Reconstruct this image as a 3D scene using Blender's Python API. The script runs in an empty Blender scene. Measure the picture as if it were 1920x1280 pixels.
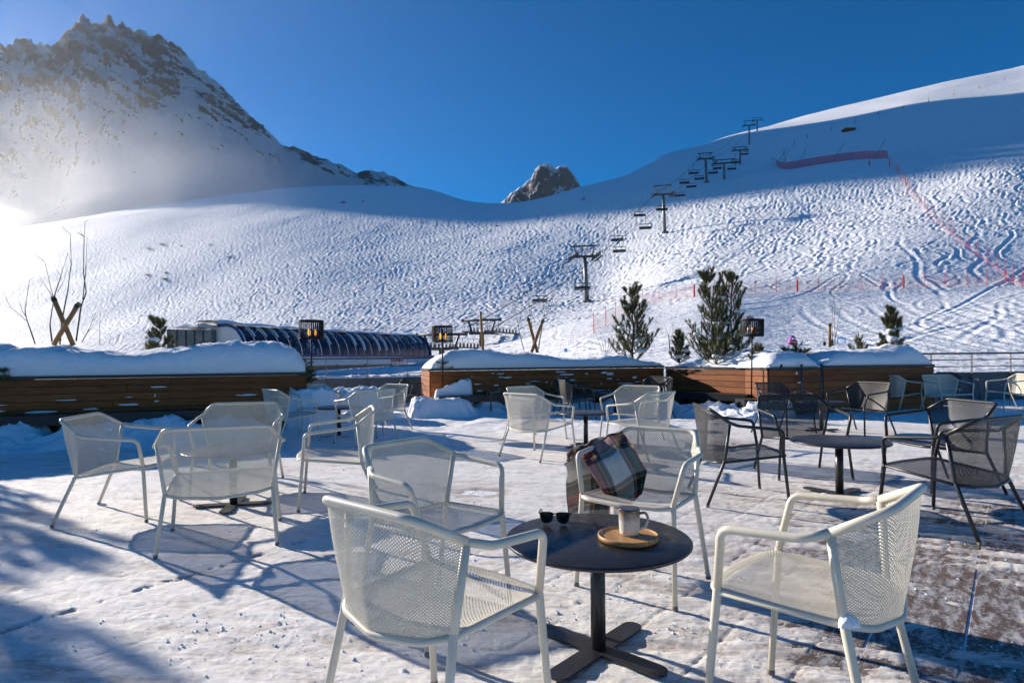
import bpy, math, random
import numpy as np
from mathutils import Vector, Matrix, Quaternion

R = math.radians
rnd = random.Random(7)
scn = bpy.context.scene

# ------------------------------------------------------------------ camera
FPX, HOR, CAMZ, ROLL = 1116.96, 673.44, 1.1332, -0.00958   # focal length and horizon row for a 1920 px wide picture
cam_data = bpy.data.cameras.new('camera')
cam_data.sensor_width = 36.0
cam_data.lens = 36.0 * FPX / 1920.0
cam_data.shift_y = (HOR - 640.0) / 1920.0
cam_data.clip_start = 0.05
cam_data.clip_end = 8000.0
cam = bpy.data.objects.new('camera', cam_data)
scn.collection.objects.link(cam)
cam.matrix_world = Matrix.Translation((0, 0, CAMZ)) @ Matrix.Rotation(R(90), 4, 'X') @ Matrix.Rotation(ROLL, 4, 'Z')
scn.camera = cam

# ------------------------------------------------------------------ sky, sun, exposure
HAZE = 0.00002
SUN_EL, SUN_AZ = R(18.5), R(143.0)          # azimuth counted from +X, counter-clockwise
SUN = Vector((math.cos(SUN_AZ) * math.cos(SUN_EL), math.sin(SUN_AZ) * math.cos(SUN_EL), math.sin(SUN_EL)))
world = bpy.data.worlds.new('World')
scn.world = world
world.use_nodes = True
wn = world.node_tree.nodes
sky = wn.new('ShaderNodeTexSky')
sky.sky_type = 'NISHITA'
sky.sun_disc = False
sky.sun_elevation = SUN_EL
sky.sun_rotation = R(90.0) - SUN_AZ
sky.altitude = 2400.0
sky.air_density = 1.0
sky.dust_density = 0.1
sky.ozone_density = 5.0
bg = wn['Background']
bg.inputs['Strength'].default_value = 0.074
hs = wn.new('ShaderNodeHueSaturation'); hs.inputs['Saturation'].default_value = 1.42
world.node_tree.links.new(sky.outputs['Color'], hs.inputs['Color'])
world.node_tree.links.new(hs.outputs['Color'], bg.inputs['Color'])
sun_data = bpy.data.lights.new('sun', 'SUN')
sun_data.energy = 5.0
sun_data.angle = R(0.53)
sun_data.color = (1.0, 0.915, 0.80)
sun_ob = bpy.data.objects.new('sun', sun_data)
sun_ob.rotation_euler = (-SUN).to_track_quat('-Z', 'Y').to_euler()
sun_ob.location = (-40, 30, 40)
scn.collection.objects.link(sun_ob)
scn.view_settings.view_transform = 'Standard'
scn.view_settings.look = 'None'
scn.view_settings.exposure = 0.78
scn.view_settings.gamma = 1.0
scn.view_settings.use_curve_mapping = False
scn.cycles.transparent_max_bounces = 24
scn.cycles.max_bounces = 8
scn.cycles.volume_bounces = 2

# ------------------------------------------------------------------ measuring helpers (photo pixel -> place)
_c, _s = math.cos(ROLL), math.sin(ROLL)
def unroll(px, py):
    u, v = px - 960.0, py - HOR
    return _c * u + _s * v, -_s * u + _c * v
def ground(px, py, z=0.0):
    x, y = unroll(px, py)
    Y = FPX * (CAMZ - z) / y
    return Vector((x * Y / FPX, Y, z))
def at(px, py, Y):
    x, y = unroll(px, py)
    return Vector((x * Y / FPX, Y, CAMZ - y * Y / FPX))

# ------------------------------------------------------------------ noise
def _hash(ix, iy, seed):
    h = (ix.astype(np.int64) * 374761393 + iy.astype(np.int64) * 668265263 + seed * 974634777) & 0x7fffffff
    h = ((h ^ (h >> 13)) * 1274126177) & 0x7fffffff
    return (h ^ (h >> 16)) & 0xffff
def perlin(x, y, seed=0):
    xi, yi = np.floor(x), np.floor(y)
    xf, yf = x - xi, y - yi
    u = xf * xf * xf * (xf * (xf * 6 - 15) + 10)
    v = yf * yf * yf * (yf * (yf * 6 - 15) + 10)
    def g(dx, dy):
        a = _hash(xi + dx, yi + dy, seed) * (2 * np.pi / 65536.0)
        return np.cos(a) * (xf - dx) + np.sin(a) * (yf - dy)
    a = g(0, 0) + u * (g(1, 0) - g(0, 0))
    b = g(0, 1) + u * (g(1, 1) - g(0, 1))
    return (a + v * (b - a)) * 1.5
def fbm(x, y, seed=0, octv=4, lac=2.03, gain=0.5):
    t = 0; a = 1.0
    for i in range(octv):
        t = t + a * perlin(x, y, seed + i * 17)
        x, y, a = x * lac, y * lac, a * gain
    return t
def ridged(x, y, seed=0, octv=5, gain=0.55):
    t = 0; a = 1.0
    for i in range(octv):
        t = t + a * (1 - np.abs(perlin(x, y, seed + i * 13)) * 1.6)
        x, y, a = x * 2.07 + 3.1, y * 2.07 - 1.7, a * gain
    return t
def sstep(a, b, x):
    t = np.clip((x - a) / (b - a), 0, 1)
    return t * t * (3 - 2 * t)

# ------------------------------------------------------------------ materials
def new_mat(name):
    m = bpy.data.materials.new(name); m.use_nodes = True
    nt = m.node_tree
    return m, nt, nt.nodes['Principled BSDF'], nt.nodes['Material Output']
def N(nt, kind, **kw):
    n = nt.nodes.new(kind)
    for k, v in kw.items(): setattr(n, k, v)
    return n
def ramp(nt, stops, interp='LINEAR'):
    r = N(nt, 'ShaderNodeValToRGB'); cr = r.color_ramp; cr.interpolation = interp
    while len(cr.elements) < len(stops): cr.elements.new(0.5)
    for e, (p, c) in zip(cr.elements, stops):
        e.position = p; e.color = (*c, 1) if len(c) == 3 else c
    return r
def noise_tex(nt, vec, scale, detail=4, rough=0.55, dist=0.0):
    n = N(nt, 'ShaderNodeTexNoise'); n.inputs['Scale'].default_value = scale
    n.inputs['Detail'].default_value = detail; n.inputs['Roughness'].default_value = rough
    n.inputs['Distortion'].default_value = dist
    if vec is not None: nt.links.new(vec, n.inputs['Vector'])
    return n
def mapped(nt, src, scale=(1, 1, 1), rot=(0, 0, 0)):
    m = N(nt, 'ShaderNodeMapping'); m.inputs['Scale'].default_value = scale; m.inputs['Rotation'].default_value = rot
    nt.links.new(src, m.inputs['Vector']); return m.outputs['Vector']
def coords(nt, which='Object'):
    return N(nt, 'ShaderNodeTexCoord').outputs[which]
def bump(nt, bsdf, height, strength, dist):
    b = N(nt, 'ShaderNodeBump'); b.inputs['Strength'].default_value = strength; b.inputs['Distance'].default_value = dist
    nt.links.new(height, b.inputs['Height']); nt.links.new(b.outputs['Normal'], bsdf.inputs['Normal']); return b
def mix_rgb(nt, fac, a, b):
    m = N(nt, 'ShaderNodeMix', data_type='RGBA')
    if hasattr(fac, 'is_output'): nt.links.new(fac, m.inputs[0])
    else: m.inputs[0].default_value = fac
    for i, v in ((6, a), (7, b)):
        if hasattr(v, 'is_output'): nt.links.new(v, m.inputs[i])
        else: m.inputs[i].default_value = (*v, 1)
    return m.outputs[2]
def math_n(nt, op, a, b=None, c=None):
    m = N(nt, 'ShaderNodeMath', operation=op)
    for i, v in enumerate((a, b, c)):
        if v is None: continue
        if hasattr(v, 'is_output'): nt.links.new(v, m.inputs[i])
        else: m.inputs[i].default_value = v
    return m.outputs[0]

def plain(name, col, rough=0.5, metal=0.0, var=0.12, scale=30.0, bstr=0.0):
    m, nt, b, o = new_mat(name)
    n = noise_tex(nt, coords(nt), scale, 4)
    lo = tuple(c * (1 - var) for c in col); hi = tuple(min(1, c * (1 + var)) for c in col)
    r = ramp(nt, [(0.3, lo), (0.7, hi)]); nt.links.new(n.outputs['Fac'], r.inputs['Fac'])
    nt.links.new(r.outputs['Color'], b.inputs['Base Color'])
    b.inputs['Roughness'].default_value = rough; b.inputs['Metallic'].default_value = metal
    if bstr: bump(nt, b, n.outputs['Fac'], bstr, 0.01)
    return m

def snow_mat(name, col=(0.86, 0.87, 0.89), scale=6.0, bstr=0.35, bdist=0.03, fine=60.0):
    m, nt, b, o = new_mat(name)
    v = coords(nt)
    n1 = noise_tex(nt, v, scale, 6, 0.6); n2 = noise_tex(nt, v, fine, 3, 0.6)
    r = ramp(nt, [(0.3, tuple(c * 0.95 for c in col)), (0.65, col)]); nt.links.new(n1.outputs['Fac'], r.inputs['Fac'])
    nt.links.new(r.outputs['Color'], b.inputs['Base Color'])
    b.inputs['Roughness'].default_value = 0.75
    b.inputs['Specular IOR Level'].default_value = 0.12
    h = math_n(nt, 'ADD', math_n(nt, 'MULTIPLY', n1.outputs['Fac'], 1.0), math_n(nt, 'MULTIPLY', n2.outputs['Fac'], 0.25))
    bump(nt, b, h, bstr, bdist)
    return m

def mesh_sheet(name, col, rough, metal=0.0, p=(0.0059, 0.0045), thr=0.27):
    """painted metal sheet with staggered punched holes, laid out in the sheet's own UV metres"""
    m, nt, b, o = new_mat(name)
    uv = N(nt, 'ShaderNodeUVMap').outputs['UV']
    sep = N(nt, 'ShaderNodeSeparateXYZ'); nt.links.new(uv, sep.inputs[0])
    cx = math_n(nt, 'COSINE', math_n(nt, 'MULTIPLY', sep.outputs['X'], 2 * math.pi / (2 * p[0])))
    cy = math_n(nt, 'COSINE', math_n(nt, 'MULTIPLY', sep.outputs['Y'], 2 * math.pi / (2 * p[1])))
    hole = math_n(nt, 'GREATER_THAN', math_n(nt, 'MULTIPLY', cx, cy), thr)
    holen = math_n(nt, 'LESS_THAN', math_n(nt, 'MULTIPLY', cx, cy), -2.0)
    both = math_n(nt, 'MAXIMUM', hole, holen)
    n = noise_tex(nt, coords(nt), 25, 3)
    r = ramp(nt, [(0.3, tuple(c * 0.86 for c in col)), (0.7, col)]); nt.links.new(n.outputs['Fac'], r.inputs['Fac'])
    nt.links.new(r.outputs['Color'], b.inputs['Base Color'])
    b.inputs['Roughness'].default_value = rough; b.inputs['Metallic'].default_value = metal
    t = N(nt, 'ShaderNodeBsdfTransparent'); mx = N(nt, 'ShaderNodeMixShader')
    nt.links.new(both, mx.inputs[0]); nt.links.new(b.outputs[0], mx.inputs[1]); nt.links.new(t.outputs[0], mx.inputs[2])
    nt.links.new(mx.outputs[0], o.inputs['Surface'])
    return m

def net_mat(name, col, cell, thick):
    m, nt, b, o = new_mat(name)
    uv = N(nt, 'ShaderNodeUVMap').outputs['UV']
    sep = N(nt, 'ShaderNodeSeparateXYZ'); nt.links.new(uv, sep.inputs[0])
    a = math_n(nt, 'LESS_THAN', math_n(nt, 'FRACT', math_n(nt, 'DIVIDE', sep.outputs['X'], cell)), thick)
    c = math_n(nt, 'LESS_THAN', math_n(nt, 'FRACT', math_n(nt, 'DIVIDE', sep.outputs['Y'], cell)), thick)
    f = math_n(nt, 'MAXIMUM', a, c)
    n = noise_tex(nt, coords(nt), 3, 2)
    r = ramp(nt, [(0.3, tuple(k * 0.8 for k in col)), (0.7, col)]); nt.links.new(n.outputs['Fac'], r.inputs['Fac'])
    nt.links.new(r.outputs['Color'], b.inputs['Base Color']); b.inputs['Roughness'].default_value = 0.7
    t = N(nt, 'ShaderNodeBsdfTransparent'); mx = N(nt, 'ShaderNodeMixShader')
    nt.links.new(f, mx.inputs[0]); nt.links.new(t.outputs[0], mx.inputs[1]); nt.links.new(b.outputs[0], mx.inputs[2])
    nt.links.new(mx.outputs[0], o.inputs['Surface'])
    return m

def wood_mat(name, dark, light, axis_scale=(1.2, 18, 18), rough=0.55):
    m, nt, b, o = new_mat(name)
    oi = N(nt, 'ShaderNodeObjectInfo')
    v = N(nt, 'ShaderNodeVectorMath', operation='ADD')
    nt.links.new(coords(nt), v.inputs[0])
    sc = N(nt, 'ShaderNodeVectorMath', operation='SCALE'); sc.inputs['Scale'].default_value = 1.0
    cmb = N(nt, 'ShaderNodeCombineXYZ')
    for i in range(3): nt.links.new(math_n(nt, 'MULTIPLY', oi.outputs['Random'], 37.0 + 11 * i), cmb.inputs[i])
    nt.links.new(cmb.outputs[0], v.inputs[1])
    mp = mapped(nt, v.outputs[0], axis_scale)
    n = noise_tex(nt, mp, 3.0, 6, 0.6, 0.6)
    r = ramp(nt, [(0.25, dark), (0.75, light)]); nt.links.new(n.outputs['Fac'], r.inputs['Fac'])
    tone = math_n(nt, 'MULTIPLY_ADD', oi.outputs['Random'], 0.5, 0.75)
    hsv = N(nt, 'ShaderNodeHueSaturation'); nt.links.new(r.outputs['Color'], hsv.inputs['Color']); nt.links.new(tone, hsv.inputs['Value'])
    nt.links.new(hsv.outputs['Color'], b.inputs['Base Color']); b.inputs['Roughness'].default_value = rough
    bump(nt, b, n.outputs['Fac'], 0.25, 0.004); b.inputs['Specular IOR Level'].default_value = 0.25
    return m

M = {}
M['cream'] = plain('cream_paint', (0.63, 0.578, 0.470), 0.4, 0, 0.08, 9)
M['cream_sheet'] = mesh_sheet('cream_punched_sheet', (0.64, 0.588, 0.480), 0.42)
M['black_paint'] = plain('black_paint', (0.022, 0.022, 0.024), 0.36, 0, 0.2, 14)
M['black_sheet'] = mesh_sheet('black_punched_sheet', (0.02, 0.02, 0.022), 0.5, thr=0.4)
M['matte'] = plain('matte_black', (0.010, 0.010, 0.011), 0.65, 0, 0.2, 14); M['matte'].node_tree.nodes['Principled BSDF'].inputs['Specular IOR Level'].default_value = 0.2
M['foot'] = plain('dark_foot_plastic', (0.16, 0.15, 0.14), 0.6)
gm, nt, bs, out = new_mat('graphite_steel')
v = coords(nt); g1 = noise_tex(nt, v, 9, 5, .65); g2 = noise_tex(nt, v, 330, 3, .7); g3 = noise_tex(nt, v, 26, 6, .75, 1.0)
gr = ramp(nt, [(0.3, (0.021, 0.020, 0.021)), (0.7, (0.036, 0.033, 0.033))]); nt.links.new(g1.outputs['Fac'], gr.inputs['Fac'])
gs = ramp(nt, [(0.70, (0, 0, 0)), (0.76, (0.5, 0.5, 0.5))]); nt.links.new(math_n(nt, 'ADD', math_n(nt, 'MULTIPLY', g2.outputs['Fac'], .72), math_n(nt, 'MULTIPLY', g3.outputs['Fac'], .36)), gs.inputs['Fac'])
nt.links.new(mix_rgb(nt, gs.outputs['Color'], gr.outputs['Color'], (0.42, 0.42, 0.43)), bs.inputs['Base Color'])
ro = ramp(nt, [(0.35, (0.26, 0.26, 0.26)), (0.65, (0.48, 0.48, 0.48))]); nt.links.new(g3.outputs['Fac'], ro.inputs['Fac']); nt.links.new(ro.outputs['Color'], bs.inputs['Roughness'])
bump(nt, bs, g2.outputs['Fac'], 0.12, 0.0006); M['graphite'] = gm
M['snow_far'] = snow_mat('piste_snow', (0.88, 0.89, 0.91), 0.75, 0.9, 0.38, 3.2)
M['snow_cap'] = snow_mat('soft_snow', (0.86, 0.87, 0.89), 7.0, 0.5, 0.05, 48)
M['trim'] = plain('dark_metal_trim', (0.03, 0.03, 0.033), 0.4, 0.5)
M['larch'] = wood_mat('larch_board', (0.115, 0.029, 0.006), (0.36, 0.112, 0.023))
M['stake'] = wood_mat('round_stake', (0.24, 0.12, 0.04), (0.42, 0.23, 0.09), (14, 14, 1.5))
M['bark'] = plain('twig_bark', (0.06, 0.045, 0.035), 0.8, 0, 0.35, 40)
M['bark_red'] = plain('red_twig_bark', (0.13, 0.07, 0.05), 0.8, 0, 0.3, 40)
M['needle'] = plain('pine_needles', (0.125, 0.135, 0.050), 0.6, 0, 0.45, 9)
M['needle_dry'] = plain('dry_pine_needles', (0.13, 0.09, 0.035), 0.7, 0, 0.4, 9)
M['steel'] = plain('galvanised_steel', (0.16, 0.165, 0.17), 0.45, 0.5, 0.2, 4)
M['steel_dark'] = plain('dark_lift_steel', (0.065, 0.067, 0.068), 0.5, 0.3, 0.25, 3)
M['rail'] = plain('railing_steel', (0.10, 0.10, 0.105), 0.4, 0.6)
M['concrete'] = plain('grey_parapet', (0.12, 0.12, 0.125), 0.8, 0, 0.15, 3)
M['white_panel'] = plain('white_fascia', (0.62, 0.63, 0.64), 0.5, 0, 0.06, 2)
M['red_print'] = plain('red_lettering', (0.62, 0.045, 0.03), 0.5)
M['navy'] = plain('navy_frame', (0.015, 0.04, 0.16), 0.4, 0, 0.2, 3)
M['red_pole'] = plain('red_pole', (0.62, 0.03, 0.035), 0.5)
M['net_red'] = net_mat('red_netting', (0.66, 0.10, 0.12), 0.16, 0.095)
M['net_dense'] = net_mat('dense_red_netting', (0.55, 0.04, 0.09), 0.2, 0.42)
M['pad_red'] = plain('red_padding', (0.6, 0.03, 0.03), 0.6)
M['purple'] = plain('purple_plastic', (0.30, 0.03, 0.30), 0.5)
M['blue_sign'] = plain('blue_plastic', (0.25, 0.5, 0.8), 0.5)
M['white_plastic'] = plain('white_plastic', (0.75, 0.76, 0.78), 0.5)
M['yellow'] = plain('yellow_mark', (0.65, 0.42, 0.05), 0.5)

# ------------------------------------------------------------------ mesh building
class MB:
    """collects shapes and links them as ONE mesh object"""
    def __init__(self): self.v = []; self.f = []; self.uv = None; self.mi = []
    def add(self, vs, fs, mi=0):
        o = len(self.v); self.v += [tuple(p) for p in vs]
        self.f += [tuple(i + o for i in f) for f in fs]; self.mi += [mi] * len(fs)
    def box(self, c, size, rot=None, mi=0, bev=0.0):
        hx, hy, hz = size[0] / 2, size[1] / 2, size[2] / 2
        if bev:
            b = min(bev, hx * .9, hy * .9, hz * .9); vs = []
            for sx in (-1, 1):
                for sy in (-1, 1):
                    for sz in (-1, 1):
                        vs += [(sx * (hx - b), sy * (hy - b), sz * hz), (sx * (hx - b), sy * hy, sz * (hz - b)), (sx * hx, sy * (hy - b), sz * (hz - b))]
            idx = lambda sx, sy, sz, k: (((sx > 0) * 4 + (sy > 0) * 2 + (sz > 0)) * 3 + k)
            fs = []
            for s in (-1, 1):
                q = [idx(-1, -1, s, 0), idx(1, -1, s, 0), idx(1, 1, s, 0), idx(-1, 1, s, 0)]; fs.append(q if s > 0 else q[::-1])
                q = [idx(-1, s, -1, 1), idx(-1, s, 1, 1), idx(1, s, 1, 1), idx(1, s, -1, 1)]; fs.append(q if s > 0 else q[::-1])
                q = [idx(s, -1, -1, 2), idx(s, 1, -1, 2), idx(s, 1, 1, 2), idx(s, -1, 1, 2)]; fs.append(q if s > 0 else q[::-1])
            for a in (-1, 1):
                for b_ in (-1, 1):
                    fs.append([idx(-1, a, b_, 0), idx(1, a, b_, 0), idx(1, a, b_, 1), idx(-1, a, b_, 1)][::(1 if a * b_ < 0 else -1)])
                    fs.append([idx(a, -1, b_, 0), idx(a, 1, b_, 0), idx(a, 1, b_, 2), idx(a, -1, b_, 2)][::(1 if a * b_ > 0 else -1)])
                    fs.append([idx(a, b_, -1, 1), idx(a, b_, 1, 1), idx(a, b_, 1, 2), idx(a, b_, -1, 2)][::(1 if a * b_ < 0 else -1)])
            for sx in (-1, 1):
                for sy in (-1, 1):
                    for sz in (-1, 1):
                        t = [idx(sx, sy, sz, 0), idx(sx, sy, sz, 1), idx(sx, sy, sz, 2)]
                        fs.append(t if sx * sy * sz < 0 else t[::-1])
        else:
            vs = [(sx * hx, sy * hy, sz * hz) for sx in (-1, 1) for sy in (-1, 1) for sz in (-1, 1)]
            fs = [(0, 1, 3, 2), (4, 6, 7, 5), (0, 4, 5, 1), (2, 3, 7, 6), (0, 2, 6, 4), (1, 5, 7, 3)]
        if rot is not None: vs = [rot @ Vector(p) for p in vs]
        c = Vector(c)
        self.add([c + Vector(p) for p in vs], fs, mi)
    def beam(self, a, b, w, h, mi=0, up=Vector((0, 0, 1))):
        a, b = Vector(a), Vector(b); d = (b - a); L = d.length
        if L < 1e-6: return
        x = d / L
        if abs(x.dot(up)) > 0.99: up = Vector((0, 1, 0))
        y = up.cross(x).normalized(); z = x.cross(y)
        rot = Matrix((x, y, z)).transposed()
        self.box((a + b) / 2, (L, w, h), rot, mi)
    def tube(self, pts, r, n=8, caps=True, closed=False, mi=0):
        pts = [Vector(p) for p in pts]; k = len(pts)
        rs = list(r) if hasattr(r, '__len__') else [r] * k
        tang = []
        for i in range(k):
            if closed: t = pts[(i + 1) % k] - pts[i - 1]
            else: t = pts[min(i + 1, k - 1)] - pts[max(i - 1, 0)]
            tang.append(t.normalized())
        ref = Vector((0, 0, 1)) if abs(tang[0].z) < 0.9 else Vector((1, 0, 0))
        nrm = (ref - tang[0] * ref.dot(tang[0])).normalized()
        vs = []
        for i in range(k):
            if i:
                q = tang[i - 1].rotation_difference(tang[i]); nrm = q @ nrm
                nrm = (nrm - tang[i] * nrm.dot(tang[i])).normalized()
            bn = tang[i].cross(nrm)
            for j in range(n):
                a = 2 * math.pi * j / n
                vs.append(pts[i] + (nrm * math.cos(a) + bn * math.sin(a)) * rs[i])
        fs = []
        for i in range(k if closed else k - 1):
            i2 = (i + 1) % k
            for j in range(n):
                j2 = (j + 1) % n
                fs.append((i * n + j, i * n + j2, i2 * n + j2, i2 * n + j))
        if caps and not closed:
            fs.append(tuple(range(n))[::-1]); fs.append(tuple((k - 1) * n + j for j in range(n)))
        self.add(vs, fs, mi)
    def lathe(self, prof, n=32, c=(0, 0, 0), mi=0):
        vs = []; fs = []
        for (r, z) in prof:
            for j in range(n):
                a = 2 * math.pi * j / n
                vs.append((c[0] + r * math.cos(a), c[1] + r * math.sin(a), c[2] + z))
        for i in range(len(prof) - 1):
            for j in range(n):
                j2 = (j + 1) % n
                fs.append((i * n + j, i * n + j2, (i + 1) * n + j2, (i + 1) * n + j))
        fs.append(tuple(range(n))[::-1]); fs.append(tuple((len(prof) - 1) * n + j for j in range(n)))
        self.add(vs, fs, mi)
    def prism(self, poly, z0, z1, mi=0):
        n = len(poly)
        vs = [(p[0], p[1], z0) for p in poly] + [(p[0], p[1], z1) for p in poly]
        fs = [tuple(range(n))[::-1], tuple(range(n, 2 * n))] + [(i, (i + 1) % n, n + (i + 1) % n, n + i) for i in range(n)]
        self.add(vs, fs, mi)
    def grid(self, P, uv=None, mi=0):
        """P: array (a, b, 3)"""
        a, b = len(P), len(P[0]); o = len(self.v)
        vs = [tuple(P[i][j]) for i in range(a) for j in range(b)]
        fs = [(i * b + j, (i + 1) * b + j, (i + 1) * b + j + 1, i * b + j + 1) for i in range(a - 1) for j in range(b - 1)]
        self.add(vs, fs, mi)
        if uv is not None:
            if self.uv is None: self.uv = {}
            for i in range(a):
                for j in range(b): self.uv[o + i * b + j] = uv[i][j]
    def data(self, name, mats, smooth=False):
        me = bpy.data.meshes.new(name)
        me.from_pydata([tuple(v) for v in self.v], [], self.f)
        mats = mats if isinstance(mats, (list, tuple)) else [mats]
        for m in mats: me.materials.append(m)
        if len(mats) > 1: me.polygons.foreach_set('material_index', self.mi)
        if smooth: me.polygons.foreach_set('use_smooth', [True] * len(me.polygons))
        if self.uv:
            lay = me.uv_layers.new(name='UVMap')
            for l in me.loops: lay.data[l.index].uv = self.uv.get(l.vertex_index, (0, 0))
        me.update()
        return me
    def build(self, name, mats, parent=None, smooth=False, loc=None):
        o = bpy.data.objects.new(name, self.data(name, mats, smooth))
        scn.collection.objects.link(o)
        if parent is not None: o.parent = parent
        if loc is not None: o.location = loc
        return o

def big_grid(name, P, mats, attrs=None):
    """fast mesh from an (a, b, 3) numpy array"""
    a, b = P.shape[:2]
    me = bpy.data.meshes.new(name)
    me.vertices.add(a * b); me.vertices.foreach_set('co', P.reshape(-1).astype(np.float32))
    i, j = np.meshgrid(np.arange(a - 1), np.arange(b - 1), indexing='ij')
    q = np.stack([i * b + j, i * b + j + 1, (i + 1) * b + j + 1, (i + 1) * b + j], -1).reshape(-1, 4)
    nf = len(q)
    me.loops.add(nf * 4); me.loops.foreach_set('vertex_index', q.reshape(-1).astype(np.int32))
    me.polygons.add(nf); me.polygons.foreach_set('loop_start', (np.arange(nf) * 4).astype(np.int32))
    me.polygons.foreach_set('use_smooth', np.ones(nf, dtype=bool))
    me.materials.append(mats)
    for k, arr in (attrs or {}).items():
        at_ = me.attributes.new(k, 'FLOAT', 'POINT'); at_.data.foreach_set('value', arr.reshape(-1).astype(np.float32))
    me.update(calc_edges=True)
    o = bpy.data.objects.new(name, me); scn.collection.objects.link(o)
    return o

def tag(o, label=None, cat=None, group=None, kind=None):
    if label: o['label'] = label
    if cat: o['category'] = cat
    if group: o['group'] = group
    if kind: o['kind'] = kind
    return o
def empty(name, loc=(0, 0, 0), rz=0.0):
    o = bpy.data.objects.new(name, None); scn.collection.objects.link(o)
    o.location = loc; o.rotation_euler = (0, 0, rz); o.empty_display_size = 0.1
    return o
def copy_tree(o, parent=None):
    c = o.copy(); scn.collection.objects.link(c)
    if parent is not None: c.parent = parent
    for ch in list(o.children): copy_tree(ch, c)
    return c
def fillet(pts, rad, n=6):
    pts = [Vector(p) for p in pts]; out = [pts[0]]
    for i in range(1, len(pts) - 1):
        r = rad[i] if hasattr(rad, '__len__') else rad
        a, b, c = pts[i - 1], pts[i], pts[i + 1]
        u, v = (a - b), (c - b); lu, lv = u.length, v.length; u.normalize(); v.normalize()
        ang = u.angle(v); d = min(r / max(math.tan(ang / 2), 1e-3), lu * .48, lv * .48)
        p, q = b + u * d, b + v * d
        for k in range(n + 1):
            t = k / n
            out.append(p * (1 - t) ** 2 + b * 2 * t * (1 - t) + q * t * t)
    out.append(pts[-1])
    return out
def resample(pts, n):
    pts = [Vector(p) for p in pts]
    d = [0.0]
    for a, b in zip(pts, pts[1:]): d.append(d[-1] + (b - a).length)
    out = []
    for k in range(n):
        t = d[-1] * k / (n - 1); i = 0
        while i < len(d) - 2 and d[i + 1] < t: i += 1
        f = (t - d[i]) / max(d[i + 1] - d[i], 1e-9); out.append(pts[i].lerp(pts[i + 1], min(max(f, 0), 1)))
    return out

# ================================================================== TERRAIN
def pchip_eval(x, y, q):
    """monotone-ish cubic through (x, y)"""
    x, y = np.array(x, float), np.array(y, float)
    h = np.diff(x); d = np.diff(y) / h
    m = np.zeros_like(y)
    m[0], m[-1] = d[0], d[-1]
    for i in range(1, len(x) - 1):
        m[i] = 0 if d[i - 1] * d[i] <= 0 else 2 * d[i - 1] * d[i] / (d[i - 1] + d[i])
    q = np.asarray(q, float); i = np.clip(np.searchsorted(x, q) - 1, 0, len(x) - 2)
    t = (q - x[i]) / h[i]
    r = ((2 * t**3 - 3 * t**2 + 1) * y[i] + (t**3 - 2 * t**2 + t) * h[i] * m[i] + (-2 * t**3 + 3 * t**2) * y[i + 1] + (t**3 - t**2) * h[i] * m[i + 1])
    r = np.where(q > x[-1], y[-1] + (q - x[-1]) * m[-1], r); r = np.where(q < x[0], y[0] + (q - x[0]) * m[0], r)
    return r
# photo column -> (distance, photo row) pairs measured down the slope, last one the crest
COLS = {
 -900: [(17, 748), (30, 728), (50, 706), (64, 696), (130, 682), (200, 657), (260, 605), (330, 568), (352, 560)],
 -300: [(17, 744), (30, 722), (50, 698), (64, 688), (130, 675), (175, 658), (220, 590), (280, 515), (325, 488)],
 0: [(17, 740), (30, 716), (50, 692), (64, 682), (110, 670), (145, 650), (175, 604), (220, 530), (265, 478), (302, 445)],
 300: [(17, 738), (30, 713), (50, 689), (64, 677), (95, 660), (120, 636), (150, 590), (200, 502), (260, 432), (310, 397), (342, 384)],
 600: [(17, 738), (30, 712), (50, 688), (64, 673), (85, 648), (110, 602), (150, 530), (200, 452), (260, 392), (300, 362), (322, 353)],
 780: [(17, 737), (30, 710), (50, 686), (64, 668), (85, 636), (110, 592), (150, 517), (200, 442), (245, 394), (280, 366), (304, 352)],
 940: [(17, 732), (30, 696), (60, 645), (90, 607), (120, 562), (150, 496), (190, 437), (221, 402), (258, 384)],
 1100: [(17, 714), (30, 662), (46, 627), (66, 600), (95, 582), (112, 566), (150, 482), (180, 420), (205, 380), (235, 356)],
 1247: [(17, 708), (30, 645), (46, 610), (66, 573), (100, 527), (125, 483), (150, 437), (183, 374), (260, 312), (330, 290)],
 1330: [(17, 705), (30, 640), (46, 602), (66, 556), (100, 506), (140, 428), (175, 365), (192, 342), (280, 297), (400, 266)],
 1500: [(17, 702), (35, 640), (50, 602), (68, 546), (95, 484), (130, 412), (160, 345), (230, 289), (320, 247), (430, 222)],
 1700: [(17, 700), (35, 636), (50, 592), (68, 539), (95, 443), (130, 366), (146, 330), (210, 266), (310, 204), (430, 172)],
 1920: [(17, 697), (30, 648), (45, 590), (68, 530), (95, 418), (115, 350), (133, 307), (180, 260), (270, 190), (350, 148), (420, 122)],
 2300: [(17, 690), (30, 640), (45, 570), (68, 500), (95, 375), (130, 290), (180, 210), (270, 110), (420, 25)],
 2700: [(17, 690), (30, 635), (45, 560), (68, 485), (95, 350), (130, 250), (180, 150), (270, 40), (420, -60)],
}
def col_u(px, row): return unroll(px, row)[0] / FPX
NU, NY = 1250, 640
UU = np.linspace(-1.75, 1.5, NU)
UU = np.sort(np.concatenate([np.linspace(-1.75, -0.9, 90, endpoint=False), np.linspace(-0.9, 0.9, NU - 150), np.linspace(0.9, 1.5, 61)[1:]]))
NU = len(UU)
YY = np.exp(np.linspace(math.log(16.2), math.log(560.0), NY))
ucols, prof, crest = [], [], []
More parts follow.
